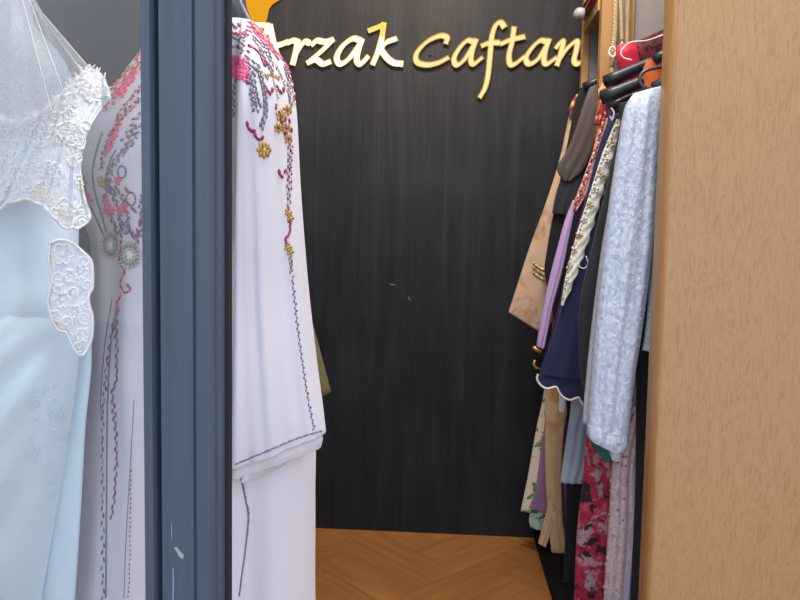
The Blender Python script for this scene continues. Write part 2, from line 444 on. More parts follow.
# ------------------------------------------------------------------ shop window: slate post, sash and pane
wn = bpy.data.objects.new('window_1', None); C.objects.link(wn); ORG[wn.name] = Vector((0, 0, 0)); struct(wn)
PY = SILL
pxl, pxr = at(143.5, 300, PY).x, at(229, 300, PY).x
def prof(mb, prs, z0, z1):
    n = len(prs); vs = [(x, y, z0) for x, y in prs]+[(x, y, z1) for x, y in prs]
    mb.add(vs, [(i, (i+1) % n, n+(i+1) % n, n+i) for i in range(n)]+[tuple(range(n))[::-1], tuple(range(n, 2*n))], 0, False)
w = pxr-pxl
b = MB()
def X(f): return pxl+w*f
prof(b, [(X(0), PY+.0), (X(.02), PY-.006), (X(.12), PY-.006), (X(.15), PY-.001), (X(.17), PY+.006), (X(.19), PY+.006), (X(.215), PY-.004), (X(.23), PY-.006),
         (X(.60), PY-.006), (X(.615), PY-.003), (X(.63), PY-.003), (X(.645), PY-.006), (X(.80), PY-.006), (X(.83), PY-.002), (X(.85), PY+.003), (X(.90), PY+.004), (X(.915), PY+.010), (X(.70), PY+.07), (X(0), PY+.07)], -.12, ZC)
post = b.build('mullion', M['post'], wn)
b = MB(); b.box((X(.82), PY+.0125, -.12), (X(.955), PY+.024, ZC)); b.build('door_gasket', M['post_dark'], wn)
b = MB()
for z0, z1 in ((-.12, .12), (2.35, ZC)): b.box((XL-.1, PY, z0), (pxl, PY+.06, z1))
b.build('sash_rail', M['post'], wn)
b = MB(); b.box((XL-.1, PY+.025, .12), (pxl-.0005, PY+.031, 2.35)); b.build('pane', M['glass'], wn)
b = MB()
def chip(pts): 
    solid_from_outline(b, pts, PY-.006, .0007)
chip([(174, 548), (177, 547), (180, 551), (184, 555), (183, 559), (179.5, 556.5), (177, 551.5)])
b.build('paint_chip', M['chip'], post)
for P in ([(172.6, 568), (173.8, 567), (174.6, 582), (174, 600), (172.4, 600), (172.8, 585)], [(171.2, 524), (172.2, 522), (172.6, 538), (171.6, 541)]):
    b = MB(); chip(P); b.build('paint_scratch', M['scratch'], post)

# ------------------------------------------------------------------ lit sign
SY = WY-.003
sign = empty('shop_sign', at(420, 60, WY), 'gold and white lit calligraphy lettering spelling a shop name on the black wall', 'sign')
def stroke(mb, paths, Y, th, wmax, wmin, grow=0, nib=40):
    for pts in paths:
        P = path([Vector((x, y, 0)) for x, y in pts], max(10, 7*len(pts)))
        n = len(P); Lp, Rp = [], []
        for i in range(n):
            t = (P[min(i+1, n-1)]-P[max(i-1, 0)]); a = math.degrees(math.atan2(-t.y, t.x))
            wd = wmin+(wmax-wmin)*abs(math.sin(math.radians(a-nib)))
            wd = wd/2+grow; nn = Vector((-t.y, t.x, 0)).normalized()
            p = P[i]
            if i == 0: p = p-t.normalized()*(grow+.6)
            if i == n-1: p = p+t.normalized()*(grow+.6)
            Lp.append((p+nn*wd)); Rp.append((p-nn*wd))
        f = [[at(q.x, q.y, Y)-Vector((0, th, 0)) for q in S] for S in (Lp, Rp)]
        bk = [[at(q.x, q.y, Y) for q in S] for S in (Lp, Rp)]
        mb.grid([f[0], f[1]]); mb.grid([bk[1], bk[0]]); mb.grid([f[1], bk[1]]); mb.grid([bk[0], f[0]])
        e = len(f[0])-1
        mb.add([f[0][0], bk[0][0], bk[1][0], f[1][0]], [(0, 1, 2, 3)]); mb.add([f[0][e], f[1][e], bk[1][e], bk[0][e]], [(0, 1, 2, 3)])
        mb.sm = [False]*len(mb.sm)
LET = [
 ('letter', 'A', 1, [[(254, 25), (262, 25), (270, 27)], [(270, 25), (262, 40), (252, 55), (243, 67)], [(270, 26), (273, 40), (277, 55), (284, 66)], [(256, 50), (268, 47), (280, 45), (288, 42)]]),
 ('letter', 'r', 1, [[(288, 43), (293, 41), (298, 42)], [(298, 41), (296, 52), (293, 64)], [(295, 55), (300, 47), (305, 42), (309, 43)]]),
 ('letter', 'z', 1, [[(312, 45), (317, 41), (325, 42), (333, 40)], [(333, 40), (322, 51), (309, 62)], [(308, 63), (316, 60), (323, 64), (330, 62)]]),
 ('letter', 'a', 1, [[(361, 41), (353, 39), (343, 46), (337, 57), (340, 64), (349, 59), (361, 43)], [(362, 40), (358, 52), (357, 61), (361, 64), (368, 57)]]),
 ('letter', 'k', 1, [[(382, 38), (378, 52), (373, 64)], [(378, 52), (386, 43), (396, 39)], [(381, 50), (387, 58), (394, 63), (402, 64)]]),
 ('letter', 'C', 2, [[(446, 43), (447, 38), (440, 36), (427, 42), (417, 53), (417, 62), (427, 65), (438, 63), (448, 58)]]),
 ('letter', 'a', 2, [[(474, 42), (467, 41), (459, 49), (454, 59), (457, 65), (465, 59), (475, 43)], [(476, 40), (472, 52), (471, 61), (474, 64), (482, 58)]]),
 ('letter', 'f', 2, [[(504, 27), (501, 23), (496, 25), (492, 36), (490, 55), (488, 75), (485, 88), (480, 97)], [(482, 46), (490, 43), (499, 43)]]),
 ('letter', 't', 2, [[(514, 28), (512, 42), (509, 55), (510, 64), (515, 64), (524, 57)], [(501, 44), (511, 40), (524, 37)]]),
 ('letter', 'a', 2, [[(547, 42), (540, 41), (532, 48), (526, 58), (529, 64), (538, 59), (548, 43)], [(549, 40), (545, 52), (544, 61), (547, 64), (556, 58)]]),
 ('letter', 'n', 2, [[(556, 48), (560, 43), (563, 42), (561, 52), (557, 65)], [(559, 60), (565, 51), (572, 44), (577, 42), (576, 51), (574, 60), (577, 64), (584, 60)]]),
]
for kind, ch, mode, paths in LET:
    b = MB(); stroke(b, paths, SY, .007, 5.3, 2.4, .75)
    base = b.build('letter', M['sign_gold'] if mode == 1 else M['sign_ochre'], sign)
    b = MB(); stroke(b, paths, SY-.007, .003, 5.0, 2.0, 0)
    b.build('lit_face', M['sign_white'] if mode == 1 else M['sign_cream'], base)
    if ch == 'k':
        fp = [[(369, 31), (377, 28), (384, 25)], [(384, 24), (383, 31), (382, 39)]]
        b = MB(); stroke(b, fp, SY, .008, 5, 2.6, .4); fl = b.build('letter_flag', M['sign_gold'], base)
b = MB()
solid_from_outline(b, [(262, 31), (265, 25), (267.5, 17), (269, 9), (273, 4), (281, -1), (290, -14), (292, -32), (281, -50), (258, -58), (234, -50), (220, -30), (219, -8), (230, 8), (244, 20), (254, 29)], SY, .008)
b.build('emblem', M['logo'], sign)
for px in (300, 430, 570):
    p = at(px, 55, WY); b = MB(); b.tube([p, p+Vector((0, -.0045, 0))], .004, 8); b.build('standoff', M['hanger'], sign)

# ------------------------------------------------------------------ pale pink caftan on a mannequin
MY = 1.22
base = at(205, 500, MY); 
cf = empty('dressed_mannequin', (base.x, MY, 0), 'mannequin in pale pink caftan with bead embroidery, half hidden by the slate window post', 'mannequin')
b = MB()
G = [(190, 21, 247, 20, MY, .09), (172, 33, 256, 28, MY, .14), (147, 58, 266, 45, MY, .18), (122, 92, 272, 75, MY, .22), (97, 124, 272, 105, MY, .26), (80, 147, 271, 140, MY, .29), (76, 166, 268, 165, MY, .30), (81, 190, 264, 195, MY, .28),
     (94, 222, 258, 225, MY, .25), (101, 252, 258, 252, MY, .235), (98, 300, 270, 295, MY, .25), (93, 360, 288, 350, MY, .28), (88, 430, 313, 420, MY, .30), (82, 500, 315, 500, MY, .32), (75, 600, 315, 600, MY, .34), (66, 720, 318, 720, MY, .38), (58, 822, 322, 822, MY, .42)]
loft(b, G, 72, 110, [(.019, 3.2, .5, 1.6, .5), (.010, 6.3, 1.2, 1.8, -.5)], 0, True, .8, .35)
gown = b.build('gown', M['caftan'], cf); gb = b.bvh()
b = MB()
sy = (MY-.165, MY-.06)
S = [(243, 22, 257, 25, (MY-.07, MY-.03), .05), (243, 40, 273, 45, (MY-.10, MY-.04), .09), (243, 62, 285, 62, (MY-.13, MY-.05), .11), (242, 82, 292, 82, (MY-.15, MY-.055), .12), (241, 120, 297, 116, sy, .12), (239, 200, 301, 190, sy, .11), (237, 300, 308, 280, sy, .10), (235, 390, 317, 360, (MY-.185, MY-.06), .09), (233, 440, 323, 405, (MY-.19, MY-.06), .08), (232, 468, 326, 432, (MY-.19, MY-.06), .07)]
loft(b, S, 64, 90, [(.007, 2.2, .9, 1.2, .2), (.004, 5.1, .2, 1.5, -.3)], 0, True, .7, .12)
sleeve = b.build('sleeve', M['caftan'], cf); sb = b.bvh()
b = MB()
loft(b, [(238, 440, 316, 410, (MY-.18, MY-.06), .04), (236, 462, 320, 430, (MY-.182, MY-.062), .05), (234, 472, 323, 438, (MY-.182, MY-.062), .05), (233, 478, 321, 447, (MY-.182, MY-.062), .045)], 48, 24, [(.004, 4, .3, 1, 0)], 0, True, .6, .15)
b.build('sleeve_cuff', M['caftan'], sleeve)
b = MB()
loft(b, [(246, 450, 300, 440, (MY-.17, MY-.07), .03), (243, 470, 298, 452, (MY-.175, MY-.075), .035), (242, 482, 286, 464, (MY-.175, MY-.085), .03)], 40, 20, [(.004, 5, .3, 1, 0)], 0, True, .6, .2)
b.build('under_cuff', M['caftan'], sleeve)
# far sleeve, on the side away from us
b = MB()
loft(b, [(150, 60, 190, 60, MY+.17, .08), (140, 110, 205, 110, MY+.19, .12), (150, 250, 210, 250, MY+.19, .12), (150, 400, 220, 400, MY+.19, .10)], 36, 40, [(.005, 3, 0, 1, 0)], 0, True, .7)
b.build('sleeve', M['caftan'], cf)
# body under the cloth: neck, cap, pole, foot
b = MB()
loft(b, [(206, -34, 240, -34, MY, .07), (203, -28, 243, -28, MY, .09), (203, -14, 243, -14, MY, .10), (200, 4, 245, 4, MY, .11), (194, 16, 250, 18, MY, .13), (186, 40, 256, 44, MY, .15)], 40, 30, [], 0, True, .9)
tor = b.build('mannequin_neck', M['bust_dark'], cf)
b = MB(); b.cyl((base.x, MY), .012, .02, .6); b.cyl((base.x, MY), .14, 0, .02); b.build('stand', M['hanger'], cf)
nb = tor.data
# collar edge standing beside the neck
b = MB(); b.tube([at(x, y, MY-.045) for x, y in ((238, -6), (241, 3), (245, 11), (249, 19), (251, 24))], .0022, 8); b.build('collar_edge', plain('silver_grey_braid', col(176, 168, 172), .5), cf)
# gown embroidery
e = MB()
bead_line(e, gb, [(142, 54), (133, 62), (122, 78), (108, 98), (95, 116), (84, 136)], 3.2, 2.6, 1.6, [GO, CO, CO, MA, PG, CO], .8, 30)
bead_line(e, gb, [(143, 62), (130, 78), (118, 94), (106, 108)], 3.0, 2.8, 1.7, [CO, CO, PK, CO], 1.6, 40)
bead_line(e, gb, [(134, 72), (127, 84), (118, 96)], 2.4, 3.0, 2.0, [CO], 2.0, 30)
bead_line(e, gb, [(142, 60), (136, 66), (128, 68)], 3, 2.4, 1.5, [GO, PG], 1.2, 30)
bead_line(e, gb, [(84, 133), (80.5, 145), (79.5, 158), (81.5, 172), (86, 190)], 2.6, 2.0, 1.0, [MA, MA, GR], .2)
bead_line(e, gb, [(143, 98), (132, 107), (122, 118), (112, 134), (105, 150), (101, 172)], 2.8, 2.2, 1.3, [MA, GO, GR, MA, PK], .8, 25)
bead_line(e, gb, [(143, 112), (133, 124), (124, 140)], 3.6, 2.2, 1.4, [GR, SI, GO], 1.0, 30)
bead_line(e, gb, [(118, 128), (113, 138), (109, 148)], 2.6, 2.6, 1.7, [PK, CO, PK], 1.0, 20)
cord_on(e, gb, [(103, 132), (97, 150), (93, 172), (96, 195), (102, 215), (107, 234)], .0016, GR)
cord_on(e, gb, [(86, 190), (91, 206), (98, 222), (105, 238)], .0016, MA)
bead_line(e, gb, [(135, 126), (128, 143), (121, 154), (113, 163), (107, 178), (107, 196)], 3.4, 2.8, 1.4, [GR, SI, GR], .6, 35)
bead_line(e, gb, [(107, 176), (112, 192), (118, 206), (121, 222), (120, 236)], 3.2, 2.6, 1.2, [GR, MA, GR], .6, 30)
for x, y in ((82, 177), (103, 184), (101, 180), (84, 182)): flower(e, gb, x, y, 4.4, 5, GO, PG)
for x, y, r in ((122, 172, 5), (131, 199, 5.5), (126, 228, 5)):
    for k in range(12):
        a = 2*PI*k/12; bead(e, gb, x+r*.8*math.cos(a), y+r*1.2*math.sin(a), math.degrees(a)+90, 1.5, .9, 1, GR if k % 3 else MA)
for x, y in ((118, 180), (108, 205), (107, 211), (111, 214), (122, 212), (121, 208), (87, 195), (89, 200)): flower(e, gb, x, y, 4.6, 5, PK, CO)
for x, y, a in ((128, 203, 40), (134, 210, 50), (127, 190, 60), (115, 192, 70), (140, 222, 100), (138, 232, 90), (133, 236, 60)): bead(e, gb, x, y, a, 4, 1.4, 1.2, MA)
bead_line(e, gb, [(118, 216), (124, 226), (132, 232), (138, 240)], 2.6, 2.2, 1.2, [GR, MA, SI], .5, 30)
bead_line(e, gb, [(142, 50), (134, 58), (128, 66), (121, 76), (112, 90), (100, 106), (90, 122), (84, 134)], 2.4, 2.2, 1.4, [GO, PG, GO, MA, CO, GO], 1.4, 40)
bead_line(e, gb, [(136, 70), (128, 82), (119, 94)], 2.0, 3.2, 2.2, [CO, CO, PK], 2.4, 30)
bead_line(e, gb, [(143, 86), (134, 96), (124, 108), (116, 122)], 2.8, 2.4, 1.3, [PG, GO, MA, PK], 1.0, 30)
bead_line(e, gb, [(120, 122), (113, 134), (108, 146), (106, 154)], 2.2, 2.6, 1.7, [PK, MA, GO], 1.4, 30)
bead_line(e, gb, [(142, 124), (136, 136), (131, 148)], 3.4, 2.4, 1.2, [GR, SI, PG], 1.2, 40)
bead_line(e, gb, [(124, 150), (116, 162), (111, 174), (110, 190)], 2.6, 2.4, 1.3, [SI, GR, PG], .9, 40)
bead_line(e, gb, [(116, 184), (124, 200), (128, 216), (128, 232)], 2.8, 2.4, 1.2, [GR, MA, SI], .8, 30)
bead_line(e, gb, [(104, 196), (110, 212), (116, 228), (118, 240)], 2.6, 2.4, 1.2, [MA, GR, GR], .8, 30)
bead_line(e, gb, [(140, 196), (141, 214), (140, 232), (137, 246)], 3, 2.2, 1.1, [GR, SI, MA], .9, 35)
cord_on(e, gb, [(116, 150), (110, 162), (106, 178), (108, 200), (114, 222), (118, 238)], .0012, GR)
for x, y in ((110, 147), (115, 136), (113, 210), (124, 207), (106, 200)): flower(e, gb, x, y, 4.2, 5, PK, CO)
for P, ms in (([(176, 24), (166, 48), (158, 78), (154, 110)], [CO, PK, GO]), ([(200, 24), (190, 60), (178, 100), (164, 140), (150, 176)], [MA, GR, CO]), ([(208, 30), (200, 70), (190, 120), (176, 170), (160, 214)], [GR, SI, PG]), ([(226, 30), (222, 70), (214, 120), (200, 170), (180, 220)], [MA, PK, GO])):
    bead_line(e, gb, P, 2.8, 2.6, 1.5, ms, 1.0, 30)
for x, y in ((160, 120), (172, 90), (186, 150), (206, 100), (168, 190), (196, 190)): flower(e, gb, x, y, 6, 6, GO, PK)
for x, y, mi in ((232, 24, GR), (235, 27, SI), (239, 25, GR), (233, 33, CO), (237, 34, CO), (241, 32, CO), (234, 38, GR), (238, 40, SI), (232, 46, PG), (237, 47, GR)): bead(e, gb, x, y, random.uniform(0, 90), 2.4, 1.5, 1.3, mi)
for x, y in ((233, 60), (236, 64), (239, 60), (233, 67), (237, 70), (241, 68), (233, 74), (238, 77)): flower(e, gb, x, y, 5, 5, PK, CO)
bead_line(e, gb, [(241, 76), (240, 92), (237, 108)], 3, 1.6, .9, [GR, SI], .5, 30)
bead_line(e, gb, [(234, 82), (233, 98), (233, 116)], 3, 1.6, .9, [GR, SI], .5, 30)
e.build('embroidery', BEADS, gown)
for (mx, my, rx, ry) in ((111, 245, 9, 13), (130, 255, 11, 13)):
    e = MB()
    for ring, cnt, mi in ((1.0, 22, PG), (.74, 16, SI), (.48, 11, PG), (.24, 6, PE)):
        for k in range(cnt):
            a = 2*PI*k/cnt; bead(e, gb, mx+rx*ring*math.cos(a), my+ry*ring*math.sin(a), math.degrees(a), 1.7, 1.2, 1.7, mi)
    bead(e, gb, mx, my, 0, 2.4, 2.4, 2.6, PE)
    e.build('brooch', BEADS, gown)
e = MB()
bead_line(e, gb, [(122, 236), (121, 250), (120, 262), (125, 272), (121, 282), (124, 292), (130, 290), (127, 284)], 2.4, 2.0, 1.2, [MA, PK, MA], .3)
bead_line(e, gb, [(121, 296), (117, 304), (119, 311)], 2.2, 2.0, 1.2, [CO, MA], .4)
e.build('scroll_motif', BEADS, gown)
e = MB()
cord_on(e, gb, [(117, 306), (111, 345), (108, 400), (107, 480), (106, 598)], .0014, GR)
cord_on(e, gb, [(112, 300), (105, 345), (101, 400), (102, 420)], .0010, GR)
bead_line(e, gb, [(115, 318), (109, 350), (105, 390), (103, 420), (103, 500), (103, 598)], 5.4, 3.0, .9, [GR, GR, MA, GR, SI], .6, 14)
bead_line(e, gb, [(116, 312), (117, 345), (117, 378), (113, 392), (115, 420), (117, 455), (115, 490), (112, 520)], 4.2, 3.0, 1.1, [GR, GR, MA], .6, 14)
bead_line(e, gb, [(131, 470), (130, 520), (130, 560), (128, 598)], 4.4, 1.4, .7, [GR, SI], .4)
cord_on(e, gb, [(134, 400), (130, 470), (126, 540), (124, 598)], .0008, SI)
e.build('front_trim', BEADS, gown)
e = MB()
cord_on(e, gb, [(241, 478), (245, 498), (248.5, 516), (246, 545), (242, 572), (239, 596)], .0014, GR)
bead_line(e, gb, [(242, 480), (246, 500), (249, 516), (246, 545), (242, 572)], 4, 1.4, .8, [GR, SI], .3)
e.build('side_trim', BEADS, gown)
# near sleeve embroidery
e = MB()
bead_line(e, sb, [(251, 25), (258, 30), (266, 38), (275, 48), (282, 58)], 2.0, 2.6, 1.8, [CO, CO, PK, CO], .7, 25)
bead_line(e, sb, [(249, 29), (258, 35), (267, 45), (276, 54)], 2.4, 2.4, 1.5, [CO, PK], .7, 25)
bead_line(e, sb, [(283, 58), (288, 72), (292, 86)], 2.4, 2.0, 1.0, [CO, MA, PG], .4, 30)
bead_line(e, sb, [(250, 46), (255, 49), (260, 55), (264, 65)], 1.8, 2.4, 1.7, [MA], .3)
bead_line(e, sb, [(253, 38), (259, 44), (265, 46), (268, 54), (271, 60)], 2.2, 2.6, 1.4, [GR, SI], .5, 20)
bead_line(e, sb, [(266, 41), (271, 48), (276, 56)], 2.4, 1.6, .9, [GR, SI], .4, 20)
bead_line(e, sb, [(252, 62), (253, 76), (255, 92), (259, 106)], 3.0, 3.0, 1.5, [GR, SI], .4, 28)
bead_line(e, sb, [(257, 66), (262, 82), (265, 100), (265, 114), (261, 127)], 3.0, 3.2, 1.5, [SI, GR], .4, 28)
bead_line(e, sb, [(261, 73), (266, 77), (271, 74), (276, 78), (281, 77)], 2.2, 2.0, 1.2, [GO], .4, 20)
bead_line(e, sb, [(284, 66), (288, 80), (289, 96), (291, 106)], 2.6, 2.8, 1.2, [SI, GR], .4, 24)
bead_line(e, sb, [(273, 80), (276, 90), (278, 100)], 3, 1.4, .8, [PG], .3)
for x, y, a in ((266, 89, 40), (269, 93, 10), (272, 90, -50), (277, 88, 40), (280, 92, 10), (283, 90, -50), (247, 124, 70), (249, 129, 30), (253, 131, -20), (255, 135, 60), (258, 139, 10), (262, 138, -40), (279, 172, 70), (281, 176, 20), (285, 171, -30), (246, 76, 80), (247, 82, 90)): bead(e, sb, x, y, a, 3.0, 1.6, 1.4, MA)
for x, y, r in ((281, 116, 6), (287, 110, 5.5), (278, 128, 5), (286, 128, 5.5), (288, 139, 5)): flower(e, sb, x, y, r, 6, GO, MA, 20)
for x, y, a in ((281, 122, 30), (285, 119, 80), (289, 121, 60), (284, 133, 20), (291, 130, 90)): bead(e, sb, x, y, a, 2.8, 1.5, 1.4, MA)
flower(e, sb, 264, 150, 8, 8, GO, PG)
bead_line(e, sb, [(289, 144), (288.5, 165), (288, 188), (289, 204)], 3.0, 2.2, 1.1, [SI, GR, MA], .4, 30)
bead_line(e, sb, [(292, 146), (291, 165), (291, 190)], 3.4, 1.4, .8, [MA, PG], .3)
for x, y in ((288, 212), (290, 218), (288, 247), (290, 252)): flower(e, sb, x, y, 4.2, 5, GO, PG)
bead_line(e, sb, [(290, 222), (289, 234), (285, 239), (287, 244)], 2.0, 2.0, 1.2, [MA], .4)
bead_line(e, sb, [(287, 205), (289, 214), (288, 224)], 2.4, 1.8, 1.1, [GO, MA, GO], .7)
bead_line(e, sb, [(290, 256), (291, 266), (291, 272)], 2.2, 1.9, 1.1, [GO, SI, GR], .5, 30)
for x, y, mi in ((234, 24, GR), (239, 26, SI), (238, 33, CO), (243, 34, CO), (235, 36, CO), (241, 38, GR), (247, 35, CO), (236, 42, SI)): bead(e, sb, x, y, random.uniform(0, 90), 2.2, 1.4, 1.3, mi)
for x, y in ((234, 62), (236, 68), (234, 72), (238, 72)): flower(e, sb, x, y, 5, 5, PK, CO)
bead_line(e, sb, [(237, 80), (236, 92), (233, 110)], 3, 1.6, .9, [GR, SI], .3)
bead_line(e, sb, [(248, 24), (255, 30), (263, 37), (272, 48), (280, 60)], 1.9, 2.2, 1.5, [CO, PK, CO, MA], 1.2, 30)
bead_line(e, sb, [(286, 62), (290, 76), (293, 92), (294, 104)], 2.2, 1.8, 1.0, [MA, CO, PG, GR], .6, 30)
bead_line(e, sb, [(247, 52), (249, 66), (251, 80), (252, 96), (256, 112)], 2.6, 2.4, 1.2, [GR, SI, GR], .8, 35)
bead_line(e, sb, [(259, 48), (265, 60), (270, 68), (272, 76)], 2.4, 2.4, 1.2, [SI, GR], .7, 30)
bead_line(e, sb, [(272, 62), (278, 70), (283, 80), (286, 92)], 2.6, 2.0, 1.0, [PG, SI], .7, 35)
bead_line(e, sb, [(250, 46), (257, 50), (262, 58), (265, 66)], 1.6, 2.2, 1.6, [MA, MA, PK], .6)
bead_line(e, sb, [(246, 30), (243, 42), (242, 56)], 2.6, 1.8, 1.1, [GR, CO, SI], .8, 30)
bead_line(e, sb, [(276, 106), (282, 118), (285, 130), (289, 142)], 2.2, 1.8, 1.2, [GO, MA, PG, MA], 2.2, 40)
for x, y in ((243, 62), (244, 69), (246, 74), (243, 77)): flower(e, sb, x, y, 5, 5, PK, CO)
e.build('embroidery', BEADS, sleeve)
e = MB()
bead_line(e, sb, [(292, 276), (295, 305), (299, 340), (304, 375), (309, 405), (314, 430)], 3.0, 1.3, .8, [SI, GR, GR], .5, 20)
cord_on(e, sb, [(292, 276), (295, 305), (299, 340), (304, 375), (309, 405), (314, 430)], .0006, GR)
bead_line(e, sb, [(321, 431), (305, 435.5), (285, 443), (262, 453), (245, 460), (236, 464)], 2.6, 1.5, .8, [GR, SI, GR], .3)
cord_on(e, sb, [(321, 431), (305, 435.5), (285, 443), (262, 453), (245, 460), (236, 464)], .0009, GR)
e.build('beaded_hem', BEADS, sleeve)

# ------------------------------------------------------------------ bride
BY = 1.04
bc = at(12, 400, BY)
br = empty('dressed_mannequin', (bc.x, BY, 0), 'mannequin in white lace wedding gown and sheer veil at the left window edge', 'mannequin')
b = MB()
loft(b, [(-2, -30, 24, -30, BY, .06), (-8, -20, 30, -20, BY, .085), (-10, 0, 30, 0, BY, .10), (-14, 25, 34, 25, BY, .11), (-40, 50, 58, 52, BY, .15), (-72, 84, 76, 88, BY, .18), (-78, 130, 78, 130, BY, .22), (-66, 170, 74, 170, BY, .22)], 48, 40, [], 0, True, .85, .2)
b.build('mannequin_bust', M['bust_pale'], br)
b = MB(); b.cyl((bc.x, BY), .015, .02, .7); b.cyl((bc.x, BY), .15, 0, .02); b.build('stand', M['hanger'], br)
b = MB()
loft(b, [(-74, 122, 70, 122, BY, .22), (-74, 150, 76, 150, BY, .26), (-70, 190, 78, 190, BY, .27), (-62, 230, 78, 230, BY, .25), (-56, 270, 78, 270, BY, .235), (-58, 310, 82, 305, BY, .235), (-56, 345, 80, 345, BY, .17)], 60, 50, [(.006, 4, .7, 1, .6)], 0, True, .85, .2)
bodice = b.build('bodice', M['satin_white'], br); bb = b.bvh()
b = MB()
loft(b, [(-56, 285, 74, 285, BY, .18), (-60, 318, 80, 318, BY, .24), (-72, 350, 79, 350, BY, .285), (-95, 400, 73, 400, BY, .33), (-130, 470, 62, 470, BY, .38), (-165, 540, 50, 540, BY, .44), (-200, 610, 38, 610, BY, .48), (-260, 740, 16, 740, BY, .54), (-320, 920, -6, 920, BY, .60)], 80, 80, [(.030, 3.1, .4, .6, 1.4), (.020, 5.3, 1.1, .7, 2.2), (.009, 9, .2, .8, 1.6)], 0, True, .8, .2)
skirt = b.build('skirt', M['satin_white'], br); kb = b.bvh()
# diagonal gathers on the skirt front
b = MB()
loft(b, [(10, 325, 88, 310, BY+.03, .014), (0, 370, 91.5, 360, BY+.03, .02), (0, 430, 85, 430, BY+.03, .024), (-20, 520, 80, 520, BY+.03, .026), (-30, 620, 73, 620, BY+.03, .028), (-40, 760, 60, 760, BY+.03, .03)], 48, 50, [(.003, 4, .4, .5, 0)], 0, True, .7)
b.build('train', M['satin_white'], br)
# lace bertha with a scalloped lower edge
b = MB()
top = [(-95, 100), (-60, 112), (-25, 126), (0, 127), (20, 124), (40, 116), (57, 101), (72, 86), (86, 73), (98, 74), (107, 88), (109, 98)]
bot = [(-80, 222), (-60, 212), (-40, 218), (-18, 205), (0, 206), (14, 199), (34, 199), (48, 208), (60, 222), (74, 227), (84, 221), (90, 214)]
Nn, Mm = 120, 36; rows = []
tp = path([Vector((x, y, 0)) for x, y in top], Nn); bt = path([Vector((x, y, 0)) for x, y in bot], Nn)
midp = path([Vector((x, y, 0)) for x, y in ((-90, 160), (-60, 160), (-30, 165), (0, 165), (14, 163), (30, 160), (46, 158), (58, 155), (67, 150), (75, 146), (79, 148), (80, 152))], Nn)
for j in range(Mm):
    v = j/(Mm-1); rowp = []
    for i in range(Nn):
        q = tp[i]*(1-v)*(1-2*v)+midp[i]*4*v*(1-v)+bt[i]*v*(2*v-1)
        c_ = (q.x-5)/95; c_ = max(-1, min(1, c_))
        dep = .165*(max(0, 1-abs(c_)**2.2))**.6+.004
        dep = max(dep, .135*(max(0, 1-(q.x/78)**2))**.425+.012) if q.x < 10 else dep
        dep += .004*math.sin(i*.30+v*3)*v+.0015*math.sin(i*.9+v*9)
        sc_y = q.y+(3.0*abs(math.sin(i*.26))*(v**6)) - (2.0*abs(math.sin(i*.5))*((1-v)**8))
        rowp.append(at(q.x, sc_y, BY-dep))
    rows.append(rowp)
back = [[p+Vector((0, .006, 0)) for p in r] for r in rows]
b.grid(rows); b.grid([r[::-1] for r in back])
for A_, B_ in ((rows[0], back[0]), (rows[-1], back[-1])): b.grid([A_, B_])
b.grid([[r[0] for r in rows], [r[0] for r in back]]); b.grid([[r[-1] for r in rows], [r[-1] for r in back]])
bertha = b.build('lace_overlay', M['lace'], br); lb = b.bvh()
def curl(mb, bvh, x, y, r, turns, a0, th, mi=0):
    pts = []
    for k in range(26):
        u = k/25; a = a0+turns*2*PI*u; rr = r*(1-.75*u); h = hit(bvh, x+rr*math.cos(a), y+rr*math.sin(a))
        if h: pts.append(h[0]+h[1]*th*.6)
    if len(pts) > 3:
        run = [pts[0]]
        for p in pts[1:]:
            if (p-run[-1]).length > .03: break
            run.append(p)
        if len(run) > 3: mb.tube(run, th, 5, mi)
def lace_flower(mb, bvh, x, y, r, th, n=6):
    pts = []
    for k in range(n*8+1):
        a = 2*PI*k/(n*8); rr = r*(.62+.38*abs(math.cos(a*n/2))); h = hit(bvh, x+rr*math.cos(a), y+rr*math.sin(a))
        if h and (not pts or (pts[-1]-h[0]).length < .02): pts.append(h[0]+h[1]*th*.6)
    if len(pts) > 4: mb.tube(pts, th, 5)
    bead(mb, bvh, x, y, 0, r*.25, r*.25, 1.2, 0)
e = MB(); random.seed(11)
for k in range(250):
    x = random.uniform(-80, 104); y = random.uniform(84, 222)
    if not hit(lb, x, y): continue
    if random.random() < .45: lace_flower(e, lb, x, y, random.uniform(4, 7), .0011, random.choice((5, 6)))
    else: curl(e, lb, x, y, random.uniform(4, 8), random.choice((-1, 1))*random.uniform(.9, 1.5), random.uniform(0, 6.3), .0012)
e.build('lace_motif', M['lace_thread'], bertha)
e = MB()
for P in (rows[-1], rows[0]): e.tube([p+Vector((0, -.002, 0)) for p in P], .0022, 6)
for i in range(0, Nn, 2):
    p = rows[0][i]; d = Vector((random.uniform(-.004, .004), -.003, random.uniform(.004, .012))); e.tube([p, p+d*.6, p+d+Vector((random.uniform(-.004, .004), 0, 0))], [.0016, .0014, .0006], 5)
e.build('lace_edge', M['lace_thread'], bertha)
